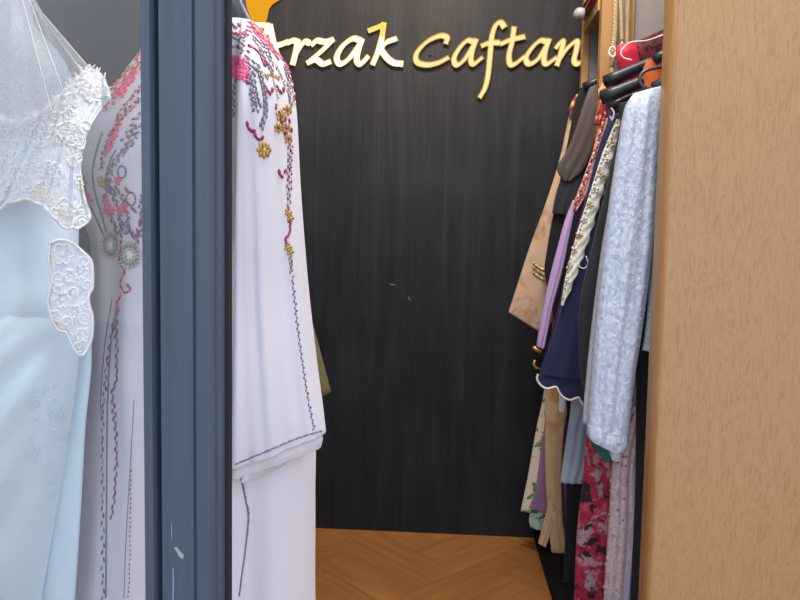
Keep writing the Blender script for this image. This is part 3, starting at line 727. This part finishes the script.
# applique hanging from the waist on the right side
A1 = [(50, 243), (60, 240), (72, 243), (83, 252), (91, 262), (92, 285), (88, 300), (92, 318), (91, 340), (84, 354), (77, 353), (70, 340), (66, 332), (58, 330), (52, 318), (48, 300), (52, 280), (49, 262)]
b = MB(); n = len(A1); cx_, cy_ = 70, 292
Pm = path([Vector((x, y, 0)) for x, y in A1+[A1[0]]], 73)[:-1]
ringv = []
for f in (1, .8, .6, .4, .2, .05):
    ringv.append([at(cx_+(p.x-cx_)*f+0*f, cy_+(p.y-cy_)*f, BY-.058-.055*(1-max(0, min(1, (cx_+(p.x-cx_)*f-45)/50)))) for p in Pm])
b.grid(ringv, 0, True); rb = [[p+Vector((0, .006, 0)) for p in r] for r in ringv]; b.grid(rb[::-1], 0, True); b.grid([ringv[0], rb[0]], 0, True)
ap = b.build('lace_applique', M['lace'], br); ab = b.bvh()
e = MB()
for x, y, r in ((62, 254, 11), (80, 272, 8), (62, 300, 8), (74, 312, 7), (82, 335, 7), (70, 276, 7), (54, 316, 6)): lace_flower(e, ab, x, y, r, .0015, 6)
for x, y, r, t in ((84, 262, 8, 1.3), (86, 286, 7, -1.2), (58, 278, 8, 1.2), (66, 322, 7, -1.2), (84, 318, 7, 1.2), (78, 346, 6, 1.2), (72, 292, 6, -1.1), (86, 305, 5, 1), (56, 290, 6, -1)): curl(e, ab, x, y, r, t, 1.0, .0015)
e.tube([p+Vector((0, -.001, 0)) for p in ringv[0]]+[ringv[0][0]], .0018, 6)
e.build('lace_motif', M['lace_thread'], ap)
e = MB()
for k in range(46):
    x = random.uniform(28, 70); y = random.uniform(385, 500)
    if hit(kb, x, y) and x < 74-(y-390)*.16:
        if random.random() < .5: lace_flower(e, kb, x, y, random.uniform(2.5, 4.5), .0006, 5)
        else: curl(e, kb, x, y, random.uniform(3, 6), 1.1, random.uniform(0, 6), .0006)
e.build('skirt_embroidery', M['satin_white'], skirt)
# veil: fans of tulle pinned on the neck cap
def veil_sheet(name, top, bot, amp, fr, Yt, Yb, ph):
    b = MB(); n, m_ = 60, 30
    tp = path([Vector((x, y, 0)) for x, y in top], n); bt = path([Vector((x, y, 0)) for x, y in bot], n); R = []
    for j in range(m_):
        v = j/(m_-1); r = []
        for i in range(n):
            q = tp[i]*(1-v)+bt[i]*v; u = i/(n-1)
            r.append(at(q.x, q.y, Yt*(1-v)+Yb*v+amp*(.25+v)*math.sin(fr*u*2*PI+ph)))
        R.append(r)
    b.grid(R); o = b.build(name, M['veil'], br)
    b = MB(); b.tube([r[-1] for r in R], .0006, 5); b.build('veil_edge', M['veil_hem'], o)
    return o
veil_sheet('veil', [(-14, -24), (0, -27), (14, -26), (28, -18), (31, 0)], [(-40, 132), (0, 130), (30, 124), (70, 106), (112, 94)], .010, 3, BY-.08, BY-.15, .3)
veil_sheet('veil', [(-10, -24), (4, -25), (16, -22), (26, -10)], [(-40, 130), (0, 130), (26, 126), (66, 98)], .008, 2.5, BY-.09, BY-.19, 1.0)
veil_sheet('veil', [(-14, -24), (0, -25), (10, -22), (20, -10)], [(-60, 130), (-20, 132), (10, 130), (52, 112)], .008, 2.2, BY-.10, BY-.205, 2.0)
veil_sheet('veil', [(-10, -22), (10, -22), (27, -16), (33, 4)], [(-30, 130), (20, 128), (60, 112), (88, 80)], .006, 2.0, BY+.05, BY+.02, 2.0)

# ------------------------------------------------------------------ olive gown far behind the pink one
OY = 1.95
ob = at(240, 300, OY)
ol = empty('dressed_mannequin', (ob.x, OY, 0), 'olive green caftan mostly hidden behind the pale pink one, only a sleeve edge shows', 'mannequin')
b = MB(); loft(b, [(205, 92, 275, 92, OY, .10), (186, 112, 284, 112, OY, .16), (184, 180, 284, 180, OY, .2), (190, 240, 282, 240, OY, .18), (182, 320, 292, 320, OY, .2), (176, 430, 306, 430, OY, .2), (172, 500, 314, 500, OY, .2), (170, 585, 290, 585, OY, .22)], 48, 50, [(.008, 4, .5, 1, 0)], 0, True, .8); b.build('gown', M['olive'], ol)
b = MB(); loft(b, [(270, 108, 284, 112, OY-.03, .06), (268, 180, 285, 180, OY-.05, .09), (274, 280, 296, 270, OY-.05, .09), (288, 345, 314, 330, OY-.05, .08), (296, 402, 331, 392, OY-.05, .06)], 36, 40, [(.003, 3, .5, 1, 0)], 0, True, .8); b.build('sleeve', M['olive'], ol)
b = MB(); loft(b, [(222, 60, 258, 60, OY, .08), (222, 80, 258, 80, OY, .09), (214, 100, 266, 100, OY, .09)], 32, 16, [], 0, True, .9); b.build('mannequin_neck', M['bust_dark'], ol)
b = MB(); b.cyl((ob.x, OY), .012, .02, .4); b.cyl((ob.x, OY), .13, 0, .02); b.build('stand', M['hanger'], ol)

# ------------------------------------------------------------------ wardrobe
WN = 1.58                                  # near face of the oak end panel
fx = at(666, 140, WN).x                    # front plane of the wardrobe
wd = empty('wardrobe', (fx, WN, 0), 'open oak wardrobe with a wide oak end panel filling the right side', 'wardrobe')
b = MB(); b.cbox((fx+.0125, WN, .0), (XR-.002, WN+.018, 2.2), .0008); pn = b.build('end_panel', M['oak'], wd)
WT = .056
b = MB()
prof(b, [(fx+.012, WN-.001), (fx+.009, WN), (fx+.004, WN+.006), (fx+.001, WN+.016), (fx, WN+.026), (fx, WN+WT), (fx+.0122, WN+WT), (fx+.0122, WN+.0005)], 0, 2.2)
b.build('edge_band', M['oak_edge'], wd)
b = MB(); b.box((fx+.0125, WN+.0182, .0), (XR-.002, WN+WT, 2.2)); b.build('inner_side', M['grey_panel'], wd)
DY = 2.085
fx2 = at(600, 40, DY).x
b = MB(); b.cbox((fx2+.02, DY, .04), (XR-.002, DY+.018, 2.2), .001); b.build('divider', M['grey_panel'], wd)
b = MB(); b.cbox((fx2, DY-.012, .04), (fx2+.036, DY+.024, 2.2), .002); b.build('divider_edge', M['oak_edge'], wd)
b = MB(); tb = at(627, 20, DY).x; b.cbox((tb, DY-.012, 1.3), (tb+.018, DY-.0005, 2.2), .001); b.build('batten', M['oak_edge'], wd)
EY = WY-.075
fx3 = at(582, 50, EY).x
b = MB(); b.cbox((fx3+.02, EY, .04), (XR-.002, EY+.018, 2.2), .001); b.build('far_side', M['grey_panel'], wd)
b = MB(); b.cbox((fx3, EY-.008, .04), (fx3+.022, EY+.024, 2.2), .002); b.build('far_side_edge', M['oak_edge'], wd)
zs = at(585, 34, EY).z
b = MB(); b.cbox((fx3+.001, DY+.026, zs), (XR-.002, EY-.01, zs+.030), .001); b.build('shelf', M['oak_edge'], wd)
b = MB(); b.box((XR-.012, WN+WT, .04), (XR-.002, EY, 2.2)); b.build('back_board', M['grey_panel'], wd)
px0 = at(545, 570, 2.2).x
pz = .035
pl = floor_at(543, 570).x
b = MB(); b.cbox((pl, WN+WT+.002, 0), (XR-.014, WY-.002, pz), .003); b.build('base_plinth', M['plinth'], wd)
RX, RZ = fx+.30, 1.67
b = MB(); b.tube([(RX, WN+WT, RZ), (RX, DY, RZ)], .0125, 16); b.tube([(RX, DY+.018, RZ), (RX, EY, RZ)], .0125, 16); rail = b.build('hanging_rail', M['chrome'], wd)
# things on the shelf
p = at(592, 10, 2.2)
b = MB(); x0 = fx3-.014
for i in range(3):
    z0 = zs+.0305+i*.028
    bmx = bmesh.new(); bmesh.ops.create_cube(bmx, size=1)
    for v in bmx.verts: v.co = Vector((x0+.004*i+(v.co.x+.5)*.22, DY+.04+(v.co.y+.5)*(EY-DY-.065), z0+(v.co.z+.5)*.0275))
    bmesh.ops.bevel(bmx, geom=bmx.edges[:], offset=.010, segments=3, affect='EDGES'); b.bm(bmx)
tag(b.build('folded_cloth', M['red_cloth'], None, (x0, DY+.04, zs+.0305)), 'dark red folded cloth on the high shelf at the far end', 'cloth')
# grey spot lamp at the shelf front
lp = at(583, 15, 2.25)+Vector((-.012, 0, 0))
b = MB(); b.tube([lp+Vector((-.006, -.02, -.014)), lp+Vector((.0, -.012, .0)), lp+Vector((.012, .01, .010))], [.017, .019, .015], 16); 
sl = b.build('clip_lamp', plain('grey_enamel', col(168, 168, 166), .4), None, tuple(lp)); tag(sl, 'small grey lamp clipped to the front of the high shelf', 'lamp')

# hangers and garments
NH = 0
def hanger(Y, px, py, label, mat='hanger', th=.011, loop=False, group=None):
    """hook over the rail and two sloping arms; (px,py) is where the visible arm ends"""
    e_ = at(px, py, Y); o = empty('clothes_hanger', (RX, Y, RZ), label, 'hanger', group)
    z0 = e_.z+.15; half = RX-e_.x
    b = MB(); hk = []
    for k in range(15):
        a = math.radians(-60+k*240/14); hk.append((RX+.021*math.cos(a), Y, RZ-.003+.021*math.sin(a)))
    hk = hk[::-1]; hk.append((RX, Y, RZ-.03)); hk.append((RX, Y, z0)); 
    b.tube(hk, .0022, 8); b.build('hook', M['chrome'], o)
    b = MB(); pts = []
    for k in range(-12, 13):
        u = k/12; pts.append((RX+half*u, Y-.012*abs(u), z0-.15*abs(u)**1.12))
    b.tube(pts, [th*(.8+.35*abs(k/12)) for k in range(-12, 13)], 10)
    b.build('shoulder_bar', M[mat], o)
    if loop:
        b = MB(); P = [at(x, y, Y-.02) for x, y in ((668, 66), (655, 68), (645, 71), (640, 77), (641, 84), (647, 88), (657, 90), (670, 90))]
        b.tube(path(P, 40), .0042, 8); b.build('bar_loop', M['slate_hanger'], o)
    return o
def garment(label, Y, parts, group='clothes hanging in the wardrobe', kind='caftan', cat='caftan'):
    first = parts[0][2]; tp_ = at(first[0][2], first[0][3], Y)
    o = empty(kind, (RX, Y, 0.04), label, cat, group); made = {}
    for p in parts:
        name, mat, rws, fl = p[:4]; par = made[p[4]] if len(p) > 4 and p[4] else o
        b = MB(); loft(b, [tuple(r[:4])+(Y+(r[4] if len(r) > 4 else 0), r[5] if len(r) > 5 else .03) for r in rws], 44, 64, fl, 0, True, .6, 1.0, .037)
        made[name+'_bvh'] = b.bvh()
        if len(p) > 5: p[5](b, made[name+'_bvh'])
        ob_ = b.build(name, [M[mat]]+(BEADS if len(p) > 5 else []), par); made[name] = ob_
    return o, made
FL = [(.004, 3.2, .6, .6, .1), (.0025, 6.1, .2, .8, -.2)]
FS = [(.0016, 2.5, .9, .8, .2)]
def sequins(e, bv):
    random.seed(5)
    for k in range(120):
        y = random.uniform(395, 598); x = 629-(y-400)*.09+random.uniform(-14, 6)
        if hit(bv, x, y): bead(e, bv, x, y, random.uniform(0, 180), 1.3, .9, .8, random.choice((PE, PE, PG, SI))+1)
    for k in range(16): bead(e, bv, 632+random.uniform(-1.2, 1.2), 376+k*3, 90, 1.6, 1.1, 1.1, random.choice((SI, GR, PG))+1)
def silver_thread(e, bv):
    random.seed(3)
    for k in range(150):
        v = random.random(); y = 100+v*330; x = 612-v*20+random.uniform(6, 38)-v*4+10
        if hit(bv, x, y): bead(e, bv, x, y, random.uniform(0, 180), random.uniform(.6, 1.4), .4, .35, PE+1)
# 1 cream with green print, furthest
Y = EY-.05
g, m = garment('cream caftan with green flower print and mauve underskirt, hem low by the black wall', Y, [
  ('body', 'green_floral', [(600, 105, 640, 98), (592, 130, 650, 128), (574, 200, 650, 200), (556, 300, 650, 300), (544, 390, 640, 390), (536, 430, 640, 430), (527, 480, 600, 480), (520.5, 511, 590, 513)], FL),
  ('underskirt', 'mauve', [(548, 400, 575, 400, -.012, .012), (541, 450, 575, 450, -.022, .014), (535, 490, 572, 490, -.024, .014), (529, 508, 568, 519, -.024, .014)], FS),
  ('hem_frill', 'mint_floral', [(532, 505, 552, 505, -.006, .012), (529, 518, 550, 520, -.008, .016), (530, 527, 545, 531, -.008, .014)], FS)])
hanger(Y, 597, 100, 'black hanger holding the cream green-flowered caftan at the far end', group=None)
# 2 beige
Y = EY-.105
g, m = garment('beige silk caftan with faint blue print and gold cuff, nearest the black wall', Y, [
  ('body', 'beige', [(578, 97, 640, 88), (573, 115, 650, 112), (567, 150, 650, 150), (562, 200, 650, 200), (558, 260, 650, 260), (556, 330, 640, 330), (554, 380, 600, 380)], FL),
  ('sleeve', 'beige', [(571, 104, 580, 98, -.012, .02), (566, 130, 584, 125, -.016, .03), (558, 165, 586, 165, -.018, .034), (545, 205, 580, 212, -.02, .036), (532, 240, 575, 250, -.02, .036), (522, 270, 566, 285, -.02, .034), (513, 298, 553, 320, -.02, .03), (508.5, 312, 541, 333, -.02, .024)], FS),
  ('skirt_panel', 'tan_silk', [(546, 375, 580, 375, -.01, .014), (545, 420, 566, 420, -.013, .018), (545, 470, 562, 470, -.013, .02), (548, 520, 563, 520, -.013, .022), (551, 550, 568, 552, -.013, .022), (552, 565, 565, 566, -.013, .018)], FS),
  ('sash_end', 'tan_silk', [(548, 505, 556, 505, -.016, .01), (543, 525, 553, 526, -.018, .012), (538, 543, 546, 547, -.018, .01)], FS)])
e = MB(); bv = m['sleeve_bvh']
for yy in (-4, 0, 5): bead_line(e, bv, [(534, 268+yy), (541, 273+yy), (549, 276+yy), (556, 278+yy)], 2.2, 1.8, 1.3, [GO, PG, GO] if yy else [GO, GR, PG], .3)
e.build('gold_cuff', BEADS, m['sleeve'])
e = MB(); 
P = [at(x, y, Y-.03) for x, y in ((578, 95), (574, 101), (571.5, 108), (570.5, 117))]; e.tube(P, .006, 8); e.build('red_piping', M['red_embroidery'], m['sleeve'])
hanger(Y, 580, 93, 'black hanger holding the beige silk caftan')
# 3 black robe with taupe shawl
Y = DY+.075
g, m = garment('long black robe with a pointed taupe satin shawl panel over its shoulder', Y, [
  ('body', 'black_cloth', [(580, 91, 620, 76), (575, 102, 650, 95), (569, 135, 650, 130), (560, 180, 650, 180), (552, 220, 650, 220), (547, 250, 650, 250), (545, 275, 600, 275), (556, 330, 600, 330), (566, 400, 640, 400), (570, 480, 640, 480), (566, 540, 640, 540), (564, 552, 640, 552)], FL),
  ('shawl_panel', 'taupe', [(589, 88, 606, 80, -.02, .012), (583, 105, 606, 100, -.026, .014), (575, 130, 600, 130, -.027, .014), (567, 150, 592, 152, -.027, .014), (557, 168, 582, 172, -.027, .014), (563, 181, 571, 181, -.026, .010)], FS),
  ('under_panel', 'char_cloth', [(566, 165, 585, 165, -.019, .008), (557, 190, 580, 190, -.02, .008), (552, 213, 572, 216, -.019, .008)], FS)])
hanger(Y, 583, 88, 'black hanger holding the robe with the taupe shawl panel')
# 4 lilac
Y = DY-.052
g, m = garment('lilac and dark purple caftan with a coral beaded neckline strip', Y, [
  ('body', 'purple', [(612, 85, 640, 78), (603, 110, 650, 108), (592, 160, 650, 160), (578, 210, 650, 210), (571, 250, 650, 250), (562, 290, 640, 290), (552, 330, 620, 330), (545, 352, 600, 356), (540, 369, 580, 371)], FL),
  ('sleeve', 'lilac', [(573, 200, 577, 201, -.018, .012), (565, 220, 573, 218, -.022, .02), (560, 238, 569, 238, -.024, .022), (551, 272, 562, 273, -.024, .024), (543.5, 305, 553, 306, -.024, .024), (537.5, 338, 546, 341, -.024, .022), (536.5, 346, 544, 349, -.024, .02)], FS),
  ('beaded_strip', 'coral_bead_cloth', [(600, 120, 608, 118, -.02, .012), (593, 150, 603, 148, -.024, .014), (586, 170, 596, 168, -.024, .014), (576, 196, 586, 196, -.024, .012), (570, 210, 577, 211, -.024, .010)], FS),
  ('neckline', 'red_embroidery', [(603, 82, 611, 82, -.016, .016), (598, 92, 607, 94, -.02, .018), (599, 104, 606, 106, -.022, .018), (596, 114, 606, 116, -.022, .018), (594, 124, 604, 127, -.022, .016)], FS)])
e = MB(); bv = m['beaded_strip_bvh']
bead_line(e, bv, [(603, 122), (596, 150), (588, 172), (576, 204)], 2.6, 1.5, 1.0, [PE, CO, GO, MA], .9)
e.build('bead', BEADS, m['beaded_strip'])
e = MB(); P = [at(x, y, Y-.03) for x, y in ((533, 347), (537, 350), (541, 352))]; e.tube(P, .006, 8); P = [at(x, y, Y-.03) for x, y in ((535, 360), (533.5, 364), (536, 368), (540, 369))]; e.tube(P, .004, 8)
e.build('gold_cuff', M['gold'], m['sleeve'])
hanger(Y, 611, 84, 'black hanger holding the lilac caftan')
# 5 pale blue
Y = DY-.098
g, m = garment('pale grey-blue satin caftan showing only below the scalloped navy hem', Y, [
  ('body', 'pale_blue', [(622, 108, 660, 98), (612, 140, 660, 140), (604, 220, 660, 220), (598, 300, 660, 300), (575, 380, 640, 380, .0, .022), (569, 420, 600, 420, 0, .022), (563, 460, 592, 460, 0, .022), (560, 482, 584, 483, 0, .022)], FL),
  ('inner_fold', 'white_pipe', [(560, 385, 566, 385, -.004, .008), (559, 400, 566, 400, -.006, .01), (559, 411, 564, 412, -.006, .008)], FS),
  ('lining', 'black_cloth', [(580, 390, 620, 390, .016, .008), (570, 430, 612, 430, .018, .012), (567, 480, 610, 480, .018, .014), (565, 540, 610, 540, .018, .014), (563, 590, 610, 590, .018, .014)], FS)])
hanger(Y, 616, 103, 'black hanger holding the pale grey-blue caftan')
# 6 navy
Y = DY-.143
g, m = garment('navy caftan with a cream lace front trim and white piped scalloped sleeve', Y, [
  ('body', 'navy', [(612, 112, 650, 98), (607, 125, 660, 122), (604, 180, 660, 180), (600, 250, 660, 250), (596, 320, 660, 320), (594, 380, 660, 380), (594, 440, 650, 440)], FL),
  ('sleeve', 'navy', [(611, 115, 622, 112, -.02, .015), (601, 140, 622, 138, -.024, .026), (590, 180, 618, 180, -.026, .03), (580, 222, 610, 222, -.028, .03), (570, 262, 604, 262, -.028, .032), (560.5, 310, 600, 312, -.028, .032), (549, 348, 596, 352, -.028, .032), (538.5, 376, 592, 382, -.028, .03)], FS)])
nv = m['sleeve']; sbv = m['sleeve_bvh']
# scallops
b = MB(); yq = Y-.028
out = [(538, 374), (537, 379), (540.5, 385), (547, 388.5), (556, 387), (559, 392), (563, 397), (570, 400), (578, 397.5), (580, 400), (583, 405), (592, 404), (594, 378)]
ff = [at(x, y, yq-.011) for x, y in out]; bk_ = [at(x, y, yq+.011) for x, y in out]; n = len(out)
b.add(ff+bk_, [tuple(range(n)), tuple(range(n, 2*n))[::-1]]+[(i, (i+1) % n, n+(i+1) % n, n+i) for i in range(n)], 0, False)
b.build('scalloped_hem', M['navy'], nv)
b = MB(); b.tube(path([at(x, y, yq-.011) for x, y in out[:11]], 60), .0030, 8); b.build('white_piping', M['white_pipe'], nv)
b = MB(); Lp = [(617, 119), (611, 132), (602, 155), (594, 180), (586, 205), (578, 230), (571, 255), (565, 280), (561, 305)]
Rp = [(624, 121), (621, 136), (614, 160), (607, 184), (600, 208), (593, 232), (585, 256), (576, 280), (564, 306)]
N1 = 90; LP = path([Vector((x, y, 0)) for x, y in Lp], N1); RP = path([Vector((x, y, 0)) for x, y in Rp], N1); R = []
for i in range(N1):
    r = []; dd = (RP[i]-LP[i])
    rr = RP[i]-dd*(.16*(abs(math.sin(i*.42))))
    for k in range(9):
        u = k/8; q = LP[i]*(1-u)+rr*u
        r.append(at(q.x, q.y, Y-.049-.004*math.sin(u*PI)-.0015*math.sin(i*.9+k)))
    R.append(r)
b.grid(R); b.grid([[p+Vector((0, .004, 0)) for p in r][::-1] for r in R])
for A_, B_ in ((0, 0), (-1, -1)): b.grid([[r[A_] for r in R], [r[A_]+Vector((0, .004, 0)) for r in R]])
lt = b.build('lace_trim', M['cream_lace'], nv); tbv = b.bvh()
e = MB()
for i, (x, y) in enumerate([(619, 128), (612, 144), (607, 160), (601, 175), (595, 190), (590, 205), (584, 220), (579, 235), (574, 250), (569, 266), (566, 282)]): flower(e, tbv, x, y, 3.6, 5, PG if i % 2 else PE, GO, 30*i)
bead_line(e, tbv, [(618, 122), (604, 156), (588, 205), (572, 256), (563, 300)], 4, 1.2, .9, [GO, PE], .4)
e.build('lace_flower', BEADS, lt)
b = MB(); b.tube(path([at(x, y, Y-.056) for x, y in ((586, 256), (588, 263), (585, 268), (580, 267), (579, 262), (583, 257))], 24), .0016, 6); b.build('loop', M['white_cord'], lt); b = MB(); b.tube(path([at(x, y, Y-.05) for x, y in ((611, 108), (614, 113), (612, 120), (610, 116))], 16), .0022, 6); b.build('loop', M['white_cord'], lt)
hanger(Y, 608, 108, 'black hanger holding the navy caftan with the lace trim')
# 7 crimson print, hung high
Y = 1.880
g, m = garment('crimson, grey and black printed gown with a bright red shoulder', Y, [
  ('body', 'crimson', [(640, 72, 680, 60), (632, 110, 690, 110), (626, 200, 690, 200), (616, 300, 690, 300), (596, 390, 680, 390), (586, 440, 640, 440), (583, 480, 640, 480), (577, 530, 640, 530), (574, 600, 636, 600), (573, 624, 636, 626)], FL),
  ('shoulder', 'bright_red', [(616, 46, 636, 42, -.012, .02), (616, 56, 638, 54, -.016, .03), (618, 68, 642, 72, -.014, .03), (622, 82, 650, 86, -.01, .02)], FS),
  ('lace_yoke', 'lace_red', [(634, 43, 690, 18, -.014, .02), (636, 54, 690, 44, -.018, .03), (642, 66, 690, 66, -.016, .03)], FS)])
e = MB(); e.tube(path([at(x, y, Y-.04) for x, y in ((668, 33), (655, 38), (645, 41), (632, 42), (625, 46), (621, 53), (624, 58), (632, 60))], 50), .0020, 6); e.build('hanging_loop', M['white_cord'], m['shoulder'])
hanger(Y, 641, 78, 'black hanger holding the crimson printed gown')
# 8 pale pink sequins
Y = 1.838
g, m = garment('pale pink sequinned gown hanging low beside the oak end panel', Y, [
  ('body', 'pink_sequin', [(640, 105, 680, 92), (634, 150, 690, 150), (632, 250, 690, 250), (631, 340, 668, 340), (626, 400, 650, 400), (613, 460, 637, 460, 0, .036), (609, 520, 636, 520, 0, .04), (605, 580, 632, 580, 0, .04), (602, 634, 628, 634, 0, .04)], FL, None, sequins),
  ('side_panel', 'lilac_pale', [(637, 420, 650, 420, .004, .02), (632, 460, 641, 460, -.002, .03), (629, 520, 638.5, 520, -.004, .034), (622, 580, 634, 580, -.004, .034), (618, 630, 629, 632, -.004, .03)], FS)])
hanger(Y, 604, 83, 'black padded hanger in front of the bright red shoulder', th=.014)
# 9 black caftan
Y = 1.797
g, m = garment('plain black caftan between the cream lace trim and the silver sleeve', Y, [
  ('body', 'char_cloth', [(634, 100, 690, 90), (632, 130, 700, 130), (634, 250, 700, 250), (636, 340, 700, 340), (636, 440, 700, 440), (634, 520, 700, 520), (630, 600, 700, 600), (628, 650, 700, 650)], FL),
  ('sleeve', 'char_cloth', [(618, 104, 640, 98, -.012, .02), (620, 124, 646, 124, -.016, .026), (612, 160, 645, 160, -.018, .03), (603, 200, 640, 200, -.018, .03), (594, 238, 636, 240, -.018, .03), (585, 275, 632, 278, -.018, .03), (579, 310, 628, 315, -.018, .03), (579, 360, 622, 364, -.018, .03), (584, 404, 616, 410, -.018, .026)], FS)])
hanger(Y, 601, 99, 'black padded hanger over the shoulder of the plain black caftan', th=.015)
# 10 orange
Y = 1.752
g, m = garment('orange satin garment showing only its shoulder above the silver sleeve', Y, [
  ('body', 'orange', [(646, 62, 690, 44), (643, 72, 700, 66), (645, 90, 700, 90), (650, 150, 700, 150), (652, 300, 700, 300), (652, 420, 700, 420)], FL)], kind='blouse', cat='blouse')
hanger(Y, 652, 62, 'black hanger holding the orange satin garment')
# 11 silver brocade
Y = 1.712
g, m = garment('ice-blue silver brocade caftan with long sleeve, nearest the oak end panel', Y, [
  ('body', 'silver_brocade', [(646, 92, 700, 84), (648, 120, 710, 120), (652, 200, 710, 200), (650, 270, 710, 270), (645, 330, 710, 330), (642, 350, 700, 362)], FL),
  ('sleeve_lining', 'grey_lining', [(612, 190, 622, 190, .004, .02), (603, 240, 620, 240, .003, .024), (596, 290, 612, 290, .003, .024), (590, 340, 606, 340, .003, .024), (585, 390, 604, 390, .003, .022), (582.5, 423, 596, 424, .003, .018)], FS),
  ('sleeve', 'silver_brocade', [(633, 94, 664, 86, -.012, .03), (625, 108, 662, 105, -.018, .045), (619, 140, 659, 140, -.02, .05), (612, 185, 657, 185, -.02, .05), (605, 235, 654, 235, -.02, .05), (599, 285, 648, 285, -.02, .05), (594, 335, 641, 335, -.02, .048), (590, 385, 634, 380, -.02, .046), (588, 420, 629, 424, -.02, .044), (587.5, 430, 626, 446, -.02, .042)], [(.005, 2.7, .6, .5, .3), (.003, 5.3, .1, .6, -.4)], None, silver_thread),
  ('cuff', 'silver_brocade', [(587, 424, 628, 436, -.02, .046), (587, 434, 626, 448, -.02, .048), (590, 440, 620, 454, -.02, .042)], FS, 'sleeve'),
  ('under_cuff', 'silver_brocade', [(601, 436, 625, 446, -.014, .03), (608, 450, 622, 454, -.014, .026), (611, 459, 617, 461, -.014, .02)], FS, 'sleeve'),
  ('teal_lining', 'teal', [(590, 434, 612, 440, -.008, .02), (592, 446, 612, 450, -.008, .02), (600, 456, 610, 463, -.008, .016)], FS, 'sleeve')])
hanger(Y, 652, 88, 'slate plastic hanger with a rounded bar loop above the silver sleeve', 'slate_hanger', .010, True)

# braided cord belts hanging by the divider
def belt(pts, Y, label, r):
    a = at(pts[0][0], pts[0][1], Y); o = empty('cord_belt', tuple(a), label, 'belt', None)
    P = path([at(x, y, Y) for x, y in pts], 90)
    for s in range(3):
        b = MB(); b.tube([p+Vector((r*math.cos(i*.7+s*2.09), r*math.sin(i*.7+s*2.09)*.8, 0)) for i, p in enumerate(P)], r*.9, 6); b.build('strand', M['cord'], o)
    b = MB(); e_ = P[-1]
    for k in range(14):
        a = 2*PI*k/14; b.tube([e_, e_+Vector((.004*math.cos(a), .004*math.sin(a), -.012)), e_+Vector((.007*math.cos(a), .006*math.sin(a), -.035))], .0011, 5)
    b.build('tassel', M['cord'], o); return o
belt([(617, -30), (616, 0), (615, 30), (613, 52), (612, 66)], DY-.045, 'cream braided cord belt hanging left, closest to the oak divider edge', .004)
belt([(622, -30), (621, 0), (621.5, 20), (622, 40)], DY-.066, 'cream cord belt hanging between two other cords above the red shoulder', .003)
belt([(628.5, -30), (628, 0), (627.5, 22), (627, 44)], DY-.036, 'rightmost cream cord belt hanging against the grey divider', .0035)
b = MB(); P = []
for k in range(17):
    a = 2*PI*k/16; P.append(at(612.5+3.4*math.cos(a), 52+5*math.sin(a), DY-.062))
b.tube(P, .0030, 8); tag(b.build('ring', M['pearl'], None, tuple(P[0])), 'small white ring hanging beside the bright red shoulder', 'ring')

# ------------------------------------------------------------------ light
for i, (x, y) in enumerate(((-.95, WY-.70), (-.25, WY-.70), (.30, WY-.70))):
    o = empty('ceiling_light', (x, y, ZC), 'recessed round downlight in the ceiling before the black wall', 'light', 'downlights above the sign')
    b = MB(); b.cyl((x, y), .05, ZC-.012, ZC-.001); b.build('housing', M['chrome'], o)
    b = MB(); b.cyl((x, y), .04, ZC-.0145, ZC-.0122); b.build('diffuser', M['lamp'], o)
    L = bpy.data.lights.new('downlight', 'SPOT'); L.energy = (30, 140, 40)[i]; L.color = (1, .72, .47); L.spot_size = math.radians(74); L.spot_blend = 1; L.shadow_soft_size = .05
    lo = bpy.data.objects.new('downlight_lamp', L); C.objects.link(lo); lo.location = (0, 0, -.03); lo.rotation_euler = (math.radians(45), 0, 0); lo.parent = o

o = empty('ceiling_light', (.15, 1.38, ZC), 'unseen square flat fill panel added on the shop ceiling to brighten the wardrobe', 'light')  # unseen fill light, added to lift the dark wardrobe interior
b = MB(); b.box((-.17, 1.06, ZC-.02), (.47, 1.70, ZC-.001)); b.build('housing', M['chrome'], o)
b = MB(); b.box((-.15, 1.08, ZC-.0225), (.45, 1.68, ZC-.0202)); b.build('diffuser', M['lamp'], o)
L = bpy.data.lights.new('fill_panel', 'AREA'); L.shape = 'SQUARE'; L.size = .58; L.energy = 26; L.color = (1, .93, .84)
lo = bpy.data.objects.new('fill_panel_lamp', L); C.objects.link(lo); lo.location = (0, 0, -.026); lo.parent = o

W = bpy.data.worlds.new('world'); sc.world = W; W.use_nodes = True
t = W.node_tree; bg = t.nodes['Background']
tc = t.nodes.new('ShaderNodeTexCoord'); sx = t.nodes.new('ShaderNodeSeparateXYZ'); t.links.new(tc.outputs['Generated'], sx.inputs[0])
rp = t.nodes.new('ShaderNodeValToRGB'); e0 = rp.color_ramp.elements
mr = t.nodes.new('ShaderNodeMapRange'); mr.inputs[1].default_value = -.2; mr.inputs[2].default_value = 1; t.links.new(sx.outputs[2], mr.inputs[0])
e0[0].position = .1; e0[0].color = (.55, .56, .58, 1); e0[1].position = .45; e0[1].color = (.88, .95, 1.07, 1)
t.links.new(mr.outputs[0], rp.inputs[0]); t.links.new(rp.outputs[0], bg.inputs[0]); bg.inputs[1].default_value = 2.05

vs = sc.view_settings; vs.view_transform = 'Standard'; vs.look = 'None'; vs.exposure = 0.0; vs.gamma = 1
sc.cycles.max_bounces = 8; sc.cycles.transparent_max_bounces = 16
